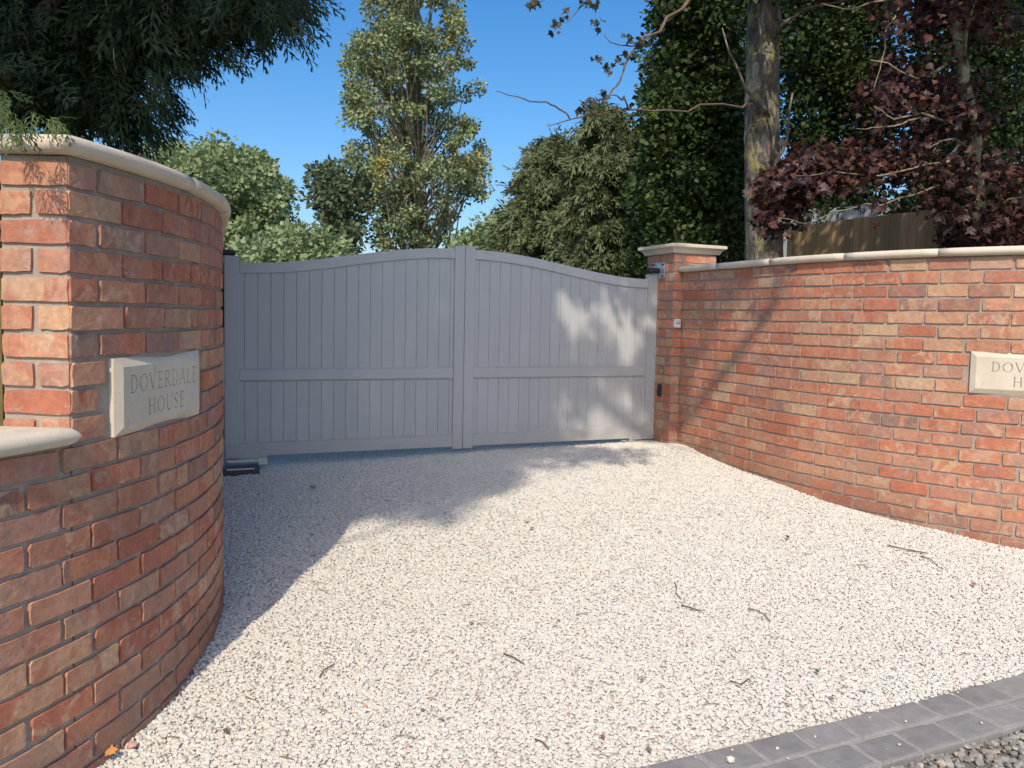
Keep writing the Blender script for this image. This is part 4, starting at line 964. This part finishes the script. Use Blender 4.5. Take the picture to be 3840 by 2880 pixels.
def leaf_mesh(name, mat, k_, curl):
    Vt, Ft = LEAF['maple']; r = random.Random(k_); V = [(x * r.uniform(0.9, 1.1), y, z + curl * (x * x) + 0.05 * r.uniform(-1, 1)) for x, y, z in Vt]
    me = mesh(name, V, [tuple(f) for f in Ft]); me.materials.append(mat); return me
SYC = [leaf_mesh('leaf', L_syc, i, 0.5 * (-1) ** i) for i in range(5)]
MPL = [leaf_mesh('leaf', L_maple_o, i + 20, 0.6 * (-1) ** i) for i in range(6)]
def leaf_obj(me, pos, size, root, r_, droop=0.6):
    o = bpy.data.objects.new('leaf', me); COL.objects.link(o); o.parent = root
    d = Vector((r_.normal() * 0.6, r_.normal() * 0.6, -droop + r_.normal() * 0.45)).normalized(); n_ = Vector((r_.normal() * .6, r_.normal() * .6 - 0.4, 0.7)).normalized()
    x = d.cross(n_).normalized(); z = x.cross(d); m = Matrix((x, d, z)).transposed().to_4x4()
    o.matrix_parent_inverse = Matrix.Translation(root.location).inverted()
    o.matrix_basis = Matrix.Translation(pos) @ m @ Matrix.Diagonal((size, size, size, 1)); return o
for cx_, cy_, n_l, spd in [(1297, 52, 5, 7), (1357, 80, 7, 8), (1288, 118, 3, 7), (1294, 132, 5, 9), (1312, 147, 5, 8), (1334, 130, 6, 8), (1364, 123, 4, 8), (1147, 6, 6, 12), (1165, 14, 3, 6), (1225, 28, 6, 7), (1204, 56, 7, 11), (1262, 6, 5, 9), (1290, 2, 4, 7), (1314, 200, 4, 9),
                             (1270, 235, 6, 13), (1300, 215, 8, 16), (1330, 225, 5, 14), (1250, 232, 3, 6), (1390, 90, 4, 10), (1216, 42, 2, 4)]:
    for i in range(n_l):
        p = P(cx_ + r50.normal() * spd * 0.75, cy_ + r50.normal() * spd * 0.7, 8.1 + r50.normal() * 0.08); leaf_obj(SYC[r50.integers(5)], p, float(r50.uniform(0.055, 0.105)), lt, r50)
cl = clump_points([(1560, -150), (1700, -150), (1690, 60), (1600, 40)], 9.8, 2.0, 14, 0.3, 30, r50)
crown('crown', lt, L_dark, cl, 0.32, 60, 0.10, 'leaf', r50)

# ------------------------------------------------------------------ copper maple
MY = 8.0
base = P(2128, 560, MY); base.z = 0.3
mp = empty('copper_maple', tuple(base), 'copper maple with dark red leaves and pale mottled trunk behind the right wall', 'tree', 'trees beyond the right wall')
px_branch('trunk', mp, [(2150, 760, .085, MY), (2125, 540, .08, MY), (2112, 415, .076, MY), (2102, 340, .070, MY), (2098, 250, .064, MY), (2084, 190, .060, MY), (2075, 120, .055, MY), (2060, 40, .050, MY), (2050, -60, .045, MY), (2044, -260, .03, MY)], M_barkpale, sides=10)
for q in [[(2090, 185, .02, 8), (2086, 90, .018, 7.9), (2100, 20, .015, 7.8), (2105, -60, .01, 7.8)], [(2098, 250, .02, 8), (2040, 262, .014, 7.8), (1990, 245, .012, 7.7), (1930, 258, .010, 7.5), (1888, 232, .005, 7.4)], [(1990, 252, .010, 7.7), (1950, 268, .009, 7.5), (1900, 275, .006, 7.4), (1850, 278, .004, 7.3)],
          [(2102, 330, .016, 8), (2060, 300, .010, 7.8), (2030, 305, .006, 7.6), (2010, 320, .003, 7.5)], [(2100, 300, .02, 8), (2000, 355, .012, 7.7), (1900, 380, .009, 7.5), (1800, 370, .006, 7.4), (1720, 380, .003, 7.3)],
          [(2108, 400, .02, 8), (1980, 420, .012, 7.6), (1870, 440, .009, 7.4), (1760, 480, .006, 7.3), (1680, 470, .003, 7.2)], [(2080, 130, .02, 8), (1980, 170, .012, 7.7), (1880, 130, .006, 7.5)], [(1888, 190, .006, 7.5), (1905, 130, .007, 7.5), (1915, 60, .008, 7.6), (1960, 0, .012, 7.7), (2040, -40, .02, 8)],
          [(2120, 470, .02, 8), (2180, 430, .012, 7.8), (2260, 420, .006, 7.6)], [(2060, 20, .02, 8), (1960, -20, .012, 7.7), (1840, 20, .008, 7.5), (1780, 10, .004, 7.4)], [(1985, 245, .006, 7.7), (1950, 215, .005, 7.6), (1925, 195, .003, 7.5)]]:
    px_branch('branch', mp, q, M_barkpale, sides=5)
zones = [((1640, 340), (2010, 520), 125, 7.35), ((2010, 330), (2230, 530), 95, 7.6), ((1880, 180), (2130, 330), 60, 7.6), ((1900, -20), (2080, 180), 34, 7.6), ((1860, 95), (1960, 190), 16, 7.4), ((1970, 430), (2212, 560), 40, 7.5)]
cnt = 0
for (x0, y0), (x1, y1), n_l, Yz in zones:
    k_ = 0
    while k_ < n_l and cnt < 298:
        cx_, cy_ = r50.uniform(x0, x1), r50.uniform(y0, y1)
        if 1700 < cx_ < 1990 and cy_ > 412 and not (1850 < cx_ < 1905 and cy_ < 495): continue
        for j in range(int(r50.integers(2, 5))):
            px_, py_ = cx_ + r50.normal() * 13, cy_ + r50.normal() * 14
            if cnt >= 298 or k_ >= n_l: break
            leaf_obj(MPL[r50.integers(6)], P(px_, py_, Yz + r50.normal() * 0.18), float(r50.uniform(0.065, 0.115)), mp, r50); cnt += 1; k_ += 1
parts_ = []
for poly, Yz, th_, nc in (([(1640, 370), (1700, 340), (1850, 330), (2000, 350), (2000, 385), (1900, 395), (1760, 410), (1700, 520), (1640, 540)], 8.0, 0.9, 46), ([(2000, 340), (2260, 330), (2260, 600), (1990, 560), (2010, 440)], 8.0, 0.8, 46), ([(1860, 90), (2140, 150), (2140, 330), (1900, 330), (1850, 200)], 8.2, 1.0, 34), ([(1680, 300), (1990, 290), (2030, 400), (1900, 405), (1690, 400)], 7.9, 0.9, 26), ([(1850, -150), (2240, -150), (2200, 110), (1880, 110)], 8.2, 1.2, 46)):
    parts_.append(clump_points(poly, Yz, th_, nc, 0.2, 30, r50))
cl = np.concatenate(parts_)
o = crown('crown', mp, L_maple, cl, 0.30, 44, 0.072, 'maple', r50, 0.6); o['kind'] = 'stuff'
# high crown of the maple above the picture: it shades the trees and the fence behind the wall
def hi_filter(C):
    Yp = C[:, 1] - SY * C[:, 2]; Xp = C[:, 0] - SX * C[:, 2]
    return (Yp > 9.3) & (Xp > 2.35)
hc = np.stack([r50.uniform(2.6, 9.5, 100), r50.uniform(4.6, 9.5, 100), r50.uniform(5.4, 8.8, 100)], 1)
o = crown('high_crown', mp, L_maple, hc, 0.55, 60, 0.20, 'leaf', r50, 0.3, filt=hi_filter); o['kind'] = 'stuff'
lb = MB()
for i in range(0, 100, 4):
    c = Vector(hc[i]); q = P(2044, -200, MY); m_ = q.lerp(c, 0.5) + Vector((0, 0, 0.15)); lb.tube([q, m_, c], [.03, .018, .006], 5, False)
lb.build('branches', M_barkpale, mp, True, True)

# ------------------------------------------------------------------ timber fence behind the right wall
M_fence = simple('weathered_timber', (0.10, 0.072, 0.042), (0.20, 0.15, 0.09), 5, 0.9, 0.5, 24, spec=0.2)
def fencemat():
    m, t, b = newmat('featheredge_timber'); tc = N(t, 'ShaderNodeTexCoord'); oi = N(t, 'ShaderNodeObjectInfo'); mpn = N(t, 'ShaderNodeMapping'); mpn.inputs['Scale'].default_value = (14, 14, 0.9)
    va = N(t, 'ShaderNodeVectorMath', operation='ADD'); t.links.new(tc.outputs['Object'], va.inputs[0]); t.links.new(oi.outputs['Location'], va.inputs[1]); t.links.new(va.outputs[0], mpn.inputs[0])
    n = noise(t, mpn.outputs[0], 2.0, 6, 0.6, 0.4); r = ramp(t, [(0.25, (0.27, 0.165, 0.085)), (0.75, (0.48, 0.33, 0.19))]); t.links.new(n.outputs[0], r.inputs[0])
    k = ramp(t, [(0, (0.75, 0.78, 0.70)), (1, (1.2, 1.12, 1.0))]); t.links.new(oi.outputs['Random'], k.inputs[0])
    t.links.new(mixc(t, r.outputs[0], k.outputs[0], 1, 'MULTIPLY'), b.inputs['Base Color']); b.inputs['Roughness'].default_value = 0.9; bump(t, b, n.outputs[0], 0.4, 0.01); return m
M_fb = fencemat()
fa = Vector((3.90, 11.05)); fd = Vector((1.0, -1.9)).normalized(); fn = Vector((fd.y, -fd.x))
fe = empty('timber_fence', (fa.x, fa.y, 0.3), 'brown vertical board fence seen above the right wall behind the maple', 'fence')
fbm = MB(); fbm.box((0, 0, 0.0), (0.118, 0.016, 2.30), (1, 0), 0.002); fme = mesh('board', fbm.v, fbm.f); fme.materials.append(M_fb)
for i in range(44):
    w = fa + fd * (0.06 + i * 0.110); o = bpy.data.objects.new('board', fme); COL.objects.link(o); o.parent = fe; o.matrix_parent_inverse = Matrix.Translation(fe.location).inverted()
    o.location = (w.x + fn.x * 0.012 * (i % 2), w.y + fn.y * 0.012 * (i % 2), 1.63 + random.uniform(-.008, .008)); o.rotation_euler = (0, random.uniform(-.006, .006), atan2(fd.y, fd.x) + 0.08)
for z in (0.8, 1.6, 2.45):
    mb = MB(); w = fa + fd * 2.45 - fn * 0.045; mb.box((w.x, w.y, z), (4.9, 0.04, 0.08), (fd.x, fd.y), 0.004); mb.build('rail', M_fence, fe, world=True)

# shed behind the fence
sc = P(1933, 440, 13.5); sh = empty('garden_shed', (sc.x, sc.y, 0.3), 'low shed with pale blue grey side and black side, showing over the timber fence', 'shed')
zt = sc.z; dl = Vector((-0.80, 0.60)); dr = Vector((0.93, 0.37))
def wallquad(name, a, b, z0, z1, mat, th=0.08):
    mb = MB(); m_ = (a + b) / 2; d_ = (b - a); mb.box((m_.x, m_.y, (z0 + z1) / 2), (d_.length, th, z1 - z0), (d_.x, d_.y), 0.004); mb.build(name, mat, sh, world=True)
c2 = Vector((sc.x, sc.y))
M_pale = simple('pale_metal_cladding', (0.34, 0.38, 0.43), (0.42, 0.46, 0.50), 4, 0.6, 0.1, 20); M_blk = simple('black_stained_boards', (0.012, 0.011, 0.010), (0.03, 0.028, 0.025), 8, 0.8, 0.4, 20)
wallquad('side_wall', c2 + dl * 0.03, c2 + dl * 2.6, 0.25, zt, M_pale); wallquad('end_wall', c2 + dr * 0.03, c2 + dr * 2.6, 0.25, zt - 0.005, M_blk)
wallquad('side_wall', c2 + dr * 2.6 + dl * 0.05, c2 + dr * 2.6 + dl * 2.6, 0.25, zt - 0.03, M_pale); wallquad('end_wall', c2 + dl * 2.6 + dr * 0.05, c2 + dl * 2.6 + dr * 2.5, 0.25, zt - 0.035, M_blk)
mb = MB(); mb.box((c2.x, c2.y, (zt + 0.25) / 2), (0.06, 0.06, zt - 0.22), (1, 0.2), 0.004); mb.build('corner_trim', M_fence, sh, world=True)
mb = MB(); m_ = c2 + dl * 1.3 + dr * 1.3; V = [(*(c2 + dl * a + dr * b), zt - 0.06 + z) for z in (0, 0.03) for a, b in ((0, 0), (0, 2.6), (2.6, 2.6), (2.6, 0))]
mb.add(V, [(3, 2, 1, 0), (4, 5, 6, 7), (0, 1, 5, 4), (1, 2, 6, 5), (2, 3, 7, 6), (3, 0, 4, 7)]); mb.build('roof', M_blk, sh, world=True)

# ------------------------------------------------------------------ big cypress on the left, its boughs over the drive
rc = np.random.default_rng(77)
cbase = Vector((-4.6, 4.9, 0.2))
cy = empty('cypress_tree', tuple(cbase), 'big dark feathery cypress overhanging the left wall and shading the gate', 'tree')
outl = [(x_ - 42 - (34 if y_ > 150 and x_ > 100 else 0), y_ - 34 - (14 if y_ > 150 else 0)) for x_, y_ in [(-260, -170), (560, -170), (660, -100), (700, -30), (695, 12), (655, 55), (560, 92), (500, 96), (457, 128), (405, 140), (405, 160), (372, 186), (350, 185), (352, 208), (380, 220), (400, 258), (388, 285), (330, 312), (285, 330), (225, 318), (150, 285), (-220, 300)]]
cl1 = clump_points(outl, 4.7, 1.7, 560, 0.2, 120, rc, 0.85)
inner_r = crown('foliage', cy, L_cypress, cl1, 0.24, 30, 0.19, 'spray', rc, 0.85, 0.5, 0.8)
# fringe following the visible edge
fr = []
edge = [(672, -10), (668, 8), (630, 42), (585, 68), (560, 88), (520, 92), (457, 122), (400, 132), (380, 152), (350, 172), (352, 216), (370, 248), (358, 272), (310, 297), (262, 312), (220, 306)]
for i in range(len(edge) - 1):
    a = np.array(edge[i]); b = np.array(edge[i + 1]); n = max(2, int(np.hypot(*(b - a)) / 7))
    for t_ in np.linspace(0, 1, n, endpoint=False):
        q = a + (b - a) * t_ - np.array([22, 30]) * rc.uniform(0.3, 1.8); fr.append(np.array(P(q[0], q[1], 4.3 + rc.normal() * 0.25)))
fr = np.array(fr); n = len(fr) * 5
C = np.repeat(fr, 5, 0) + rc.normal(size=(n, 3)) * 0.05; D = np.array([0.75, -0.1, -0.5]) + rc.normal(size=(n, 3)) * 0.3; Nn = np.array([0, -0.5, 0.9]) + rc.normal(size=(n, 3)) * 0.4
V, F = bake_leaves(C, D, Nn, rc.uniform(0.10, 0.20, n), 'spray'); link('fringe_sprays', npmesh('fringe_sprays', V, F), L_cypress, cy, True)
# a tall tree across the road behind the viewer: its crown throws the shade and the light spots on the gate
def shade_mask(C):
    Xp = C[:, 0] - SX * C[:, 2]; Yp = C[:, 1] - SY * C[:, 2]
    bx = np.array([-6, -1.6, -1.1, -0.65, -0.30, 0.05, 0.55, 0.95, 1.25, 1.8, 2.4, 3.0]); by = np.array([4.78, 4.78, 4.80, 5.35, 5.75, 6.1, 6.55, 6.9, 7.4, 7.5, 8.3, 9.5])
    lim = np.interp(Xp, bx, by); return (Yp > lim + 0.12 * np.sin(7 * Xp + 2) + 0.10 * np.sin(17 * Xp)) & (Xp < 2.2)
rs = np.random.default_rng(78)
Xp = rs.uniform(-3.6, 2.2, 2000); Yp = rs.uniform(4.6, 9.6, 2000); H = np.where(Xp > 0.4, rs.uniform(6.4, 8.2, 2000), rs.uniform(8.0, 12.5, 2000))
cc = np.stack([Xp + SX * H, Yp + SY * H, H], 1); jit = rs.normal(size=2000) * 0.16; c2_ = cc.copy(); c2_[:, 1] += jit - 0.10; m = shade_mask(c2_); cc = cc[m]; Xp = Xp[m]; Yp = Yp[m]
keep = rs.uniform(0, 1, len(cc)) < np.where(Xp > 1.4, 0.10, np.where(Xp > 0.35, np.where(Yp > 8.75, 0.14, np.where(Yp < 7.0, 0.20, np.where(Xp > 0.85, 0.026, 0.055))), 0.32)); cc = cc[keep]
print('shade clumps', len(cc))
tb = Vector((-5.2, -5.6, -0.1)); bt = empty('roadside_tree', tuple(tb), 'tall roadside tree standing behind the viewer, known by its shade on the gate', 'tree')
L_road = leafmat('roadside_leaf', [(0.05, 0.08, 0.02), (0.08, 0.12, 0.035), (0.12, 0.16, 0.05)], None, 0.25)
crown('crown', bt, L_road, cc, 0.27, 110, 0.11, 'leaf', rs, 0.2, 0.5, 0.8)
mb = MB(); tk = [(tb, .32), (tb + Vector((0.1, 0.1, 4)), .27), (tb + Vector((0.5, 0.2, 8)), .20), (tb + Vector((1.0, 0.4, 11.5)), .08)]; mb.tube([p for p, _ in tk], [q for _, q in tk], 12); mb.build('trunk', M_bark, bt, True, True)
lb = MB()
for c in cc[::9]:
    c = Vector(c); q = tb + Vector((0.6, 0.2, min(10.5, max(6.5, c.z - 0.35 * (c - tb).to_2d().length)))); m_ = q.lerp(c, 0.5) + Vector((0, 0, 0.2)); lb.tube([q, m_, c], [.03, .016, .005], 5, False)
lb.build('branches', M_bark, bt, True, True)
# sprays hanging over the coping, in the sun
hs = []
for x, y, Yd, nn_ in ((-5, 205, 2.25, 9), (12, 235, 2.15, 7), (40, 268, 2.12, 6), (5, 275, 2.1, 5), (105, 262, 2.2, 5), (128, 270, 2.2, 3), (40, 296, 2.1, 3), (60, 258, 2.2, 3)):
    for i in range(nn_): hs.append(np.array(P(x + rc.normal() * 12, y - 8 + rc.normal() * 8, Yd + abs(rc.normal()) * 0.08)))
hs = np.array(hs); n = len(hs); D = np.array([0.35, -0.25, -0.55]) + rc.normal(size=(n, 3)) * 0.35; Nn = np.array([0, -0.4, 0.9]) + rc.normal(size=(n, 3)) * 0.4
V, F = bake_leaves(hs, D, Nn, rc.uniform(0.05, 0.085, n), 'spray')
L_cylit = leafmat('sunlit_cypress_spray', [(0.05, 0.085, 0.025), (0.085, 0.125, 0.035), (0.11, 0.14, 0.05)], None, 0.12, rough=0.6, spec=0.25)  # paler copy of the cypress greens, sunlight put into the colour
link('hanging_sprays', npmesh('hanging_sprays', V, F), L_cylit, cy, True)
# limbs
mb = MB(); mb.tube([cbase, cbase + Vector((0.05, -.1, 2)), cbase + Vector((0.1, -.3, 4)), cbase + Vector((0.15, -.5, 6.4))], [.30, .25, .19, .08], 12); mb.build('trunk', M_bark, cy, True, True)
px_branch('branch', cy, [(-60, 260, .07, 4.2), (30, 170, .055, 3.95), (70, 80, .05, 3.9), (110, 10, .045, 3.9), (150, -80, .04, 3.9)], M_bark, sides=8)
lb = MB(); allc = cl1[::14]
for c in allc:
    c = Vector(c); q = cbase + Vector((0.1, -0.2, min(6.0, max(1.6, c.z - 0.1 * (c - cbase).to_2d().length)))); m_ = q.lerp(c, 0.55) + Vector((0, 0, 0.12))
    lb.tube([q, m_, c], [.035, .02, .006], 5, False)
lb.build('branches', M_bark, cy, True, True)
def limb(pts, r0, r1):
    mb = MB(); q = [Vector(p) for p in pts]; n = len(q); mb.tube(q, [r0 + (r1 - r0) * i / (n - 1) for i in range(n)], 7); mb.build('branch', M_bark, bt, True, True)
def under_sun(xp, yp, h): return (xp + SX * h, yp + SY * h, h)
limb([tb + Vector((0.6, 0.2, 8.0)), (-2.6, -3.2, 9.0), under_sun(0.5, 7.95, 9.6), under_sun(1.25, 7.62, 9.7), under_sun(1.62, 7.50, 9.75), under_sun(1.95, 7.44, 9.8), under_sun(2.25, 7.50, 9.9)], 0.11, 0.045)
limb([under_sun(0.5, 7.95, 9.6), under_sun(1.1, 8.05, 9.9), under_sun(1.55, 7.98, 10.0), under_sun(1.95, 7.98, 10.1), under_sun(2.4, 7.86, 10.2)], 0.06, 0.03)
limb([under_sun(1.25, 7.62, 9.7), under_sun(1.5, 7.15, 9.6), under_sun(1.85, 6.9, 9.6)], 0.03, 0.012)
px_branch('dead_twig', cy, [(228, 0, .004, 3.8), (238, 60, .004, 3.8), (246, 120, .003, 3.8), (250, 150, .002, 3.8)], M_barkpale, sides=4)

# ------------------------------------------------------------------ litter on the gravel
def ground_hit(x, y, dz=0.0):
    d = ray(x, y); Yh = 3.0
    for _ in range(25):
        p = Vector((0, 0, EYE)) + d * Yh; z = gz(p.x, p.y) + dz; Yh = (z - EYE) / d.z
    return Vector((0, 0, EYE)) + d * Yh
M_lit = leafmat('dry_litter', [(0.20, 0.11, 0.06), (0.30, 0.17, 0.09), (0.16, 0.10, 0.065), (0.28, 0.22, 0.12)], None, 0.05)
rl = np.random.default_rng(5)
mb = MB()
for i in range(120):
    for _ in range(50):
        x = rl.uniform(230, 2180); y = rl.uniform(985, 1640); p = ground_hit(x, y, 0.012)
        if sett_y(p.x) + 0.05 < p.y < 6.9 and left_face_x(p.y) + 0.04 < p.x < right_face_x(p.y) - 0.05: break
    if i % 4:
        L_ = rl.uniform(0.015, 0.07); a = rl.uniform(0, 6.28); c1 = Vector((cos(a), sin(a), 0)); s_ = Vector((-sin(a), cos(a), 0)) * rl.normal() * 0.25
        mb.tube([p, p + (c1 + s_) * L_ * 0.5 + Vector((0, 0, 0.004)), p + c1 * L_], 0.0017, 4)
    else:
        L_ = rl.uniform(0.016, 0.036); a = rl.uniform(0, 6.28); c1 = Vector((cos(a), sin(a), 0.1)); s_ = Vector((-sin(a), cos(a), 0.3))
        q = p + Vector((0, 0, 0.006)); mb.add([q, q + c1 * L_ * .5 + s_ * L_ * .35, q + c1 * L_, q + c1 * L_ * .5 - s_ * L_ * .35], [(0, 1, 2, 3)])
o = mb.build('leaf_litter', M_lit); tag(o, kind='stuff')
def twig(pts, r, label, col=None, h=0.014):
    mb = MB(); q = [ground_hit(x, y, h + 0.004 * (i % 2)) for i, (x, y) in enumerate(pts)]; mb.tube(q, [r] * len(q), 5)
    o = mb.build('twig', M_twig if col is None else col, None, True); tag(o, label, 'twig', 'twigs fallen on the gravel'); return o
M_straw = simple('straw_stalk', (0.30, 0.21, 0.08), (0.38, 0.28, 0.13), 30, 0.8, 0)
twig([(1920, 1178), (1945, 1184), (1970, 1189), (2005, 1195)], 0.0035, 'long straight brown twig on the gravel near the right wall')
twig([(1988, 1202), (2008, 1206), (2026, 1222)], 0.003, 'twig with a dry leaf at its end, near the right wall')
twig([(1615, 1315), (1635, 1318), (1652, 1328), (1664, 1342)], 0.003, 'S shaped thin twig in the middle right of the gravel')
twig([(1472, 1307), (1490, 1312), (1515, 1320)], 0.0035, 'short straight twig left of the S shaped one')
twig([(1457, 1258), (1462, 1268), (1460, 1280), (1470, 1292)], 0.0025, 'small hooked twig standing out above the short straight twig')
twig([(1088, 1411), (1110, 1420), (1132, 1433)], 0.003, 'reddish twig in the lower centre of the gravel')
twig([(722, 1434), (700, 1447), (690, 1462)], 0.0028, 'curved brown twig on sunny gravel left of centre')
twig([(1155, 1596), (1172, 1602), (1185, 1618)], 0.0028, 'dark crooked twig near the bottom centre')
twig([(1578, 1470), (1600, 1478), (1618, 1466)], 0.0025, 'tangled thin twig above the paving strip')
twig([(2085, 1592), (2120, 1598), (2165, 1606)], 0.003, 'straw coloured stalk on the grey road gravel', M_straw, -0.03)
twig([(2045, 1618), (2070, 1612), (2090, 1603)], 0.004, 'thick straw coloured stalk lying beside the paving strip', M_straw, -0.03)
def one_leaf(x, y, size, col, label, rot, h=0.02):
    p = ground_hit(x, y, h); Vt, Ft = LEAF['maple']; me = mesh('fallen_leaf', [(a, b, c_) for a, b, c_ in Vt], [tuple(f) for f in Ft]); me.materials.append(col)
    o = bpy.data.objects.new('fallen_leaf', me); COL.objects.link(o); o.location = p; o.rotation_euler = (0.5, -0.1, rot); o.scale = (size,) * 3; tag(o, label, 'leaf', 'leaves fallen on the gravel')
M_or = simple('orange_leaf', (0.50, 0.20, 0.05), (0.60, 0.28, 0.08), 30, 0.7, 0); M_gl = simple('green_leaf', (0.05, 0.10, 0.04), (0.07, 0.14, 0.05), 30, 0.6, 0); M_br = simple('brown_leaf', (0.20, 0.08, 0.04), (0.30, 0.13, 0.07), 30, 0.7, 0); M_dk = simple('dark_leaf', (0.05, 0.035, 0.035), (0.08, 0.05, 0.05), 30, 0.7, 0); M_ol = simple('olive_leaf', (0.20, 0.18, 0.08), (0.28, 0.25, 0.12), 30, 0.7, 0)
one_leaf(238, 1632, 0.045, M_or, 'orange maple leaf resting on gravel at the foot of the left wall', 0.3, 0.03)
one_leaf(1770, 1452, 0.028, M_gl, 'small green leaf on the gravel above the paving strip', 1.0)
one_leaf(2032, 1228, 0.040, M_ol, 'olive green leaf by the twig near the right wall', 2.6)
one_leaf(2107, 1264, 0.032, M_br, 'rusty brown leaf on the gravel near the right photo edge', 0.4)
one_leaf(2083, 1355, 0.030, M_dk, 'dark purple leaf scrap on the gravel at the right', 2.0)
one_leaf(1307, 1594, 0.026, M_br, 'brown leaf scrap near the bottom centre of the gravel', 1.4)
one_leaf(680, 1055, 0.055, M_ol, 'olive brown leaf in the shade before the left gate leaf', 1.2)
one_leaf(1705, 1162, 0.035, M_dk, 'dark leaf on sunny gravel below the right pillar', 0.9)
st_ = MB(); p = ground_hit(285, 1609, 0.014); bm = bmesh.new(); bmesh.ops.create_icosphere(bm, subdivisions=2, radius=0.016)
me = bpy.data.meshes.new('pebble')
for v in bm.verts: v.co *= 1 + 0.12 * sin(9 * v.co.x * 60 + v.co.y * 200); v.co.z *= 0.7
bm.to_mesh(me); bm.free(); me.materials.append(simple('pink_stone', (0.50, 0.26, 0.20), (0.58, 0.36, 0.28), 60, 0.8, 0.3, 120)); o = link('pebble', me); o.location = p; tag(o, 'single pink pebble among the white chips by the left wall', 'pebble')
st_ = ground_hit(1577, 1643, 0); bm = bmesh.new(); bmesh.ops.create_icosphere(bm, subdivisions=1, radius=0.016); me = bpy.data.meshes.new('pebble'); bm.to_mesh(me); bm.free(); me.materials.append(M_lime)
o = link('pebble', me); q = P(1578, 1640, 1); d = ray(1578, 1640); t_ = (-0.018 - EYE) / d.z; o.location = Vector((0, 0, EYE)) + d * t_; o.scale = (1, .9, .75); tag(o, 'stray white chip lying on the charcoal paving strip', 'pebble')
print('tris', sum(len(o.data.polygons) for o in S.objects if o.type == 'MESH'))

# a few chips kicked onto the setts
rk = np.random.default_rng(3); base_me = stone_mesh(3, 0.62); bv_ = np.array([v.co[:] for v in base_me.vertices]); bf_ = np.array([p.vertices[:] for p in base_me.polygons]); V = []; F = []
for i in range(34):
    p, d, nn = SPH.at(float(rk.uniform(2.6, 6.2))); c = p + nn * float(rk.uniform(0, 1) ** 2.2 * 0.25 + 0.004); a = rk.uniform(0, 6.28); sz = rk.uniform(0.008, 0.017)
    Rm = np.array([[cos(a), -sin(a), 0], [sin(a), cos(a), 0], [0, 0, 1]]); n = sum(len(q) for q in V); V.append(bv_ @ Rm.T * sz + np.array([c.x, c.y, -0.029 + sz * 0.28])); F.append(bf_ + n)
o = link('stray_chips', npmesh('stray_chips', np.concatenate(V), np.concatenate(F)), M_lime); tag(o, kind='stuff')
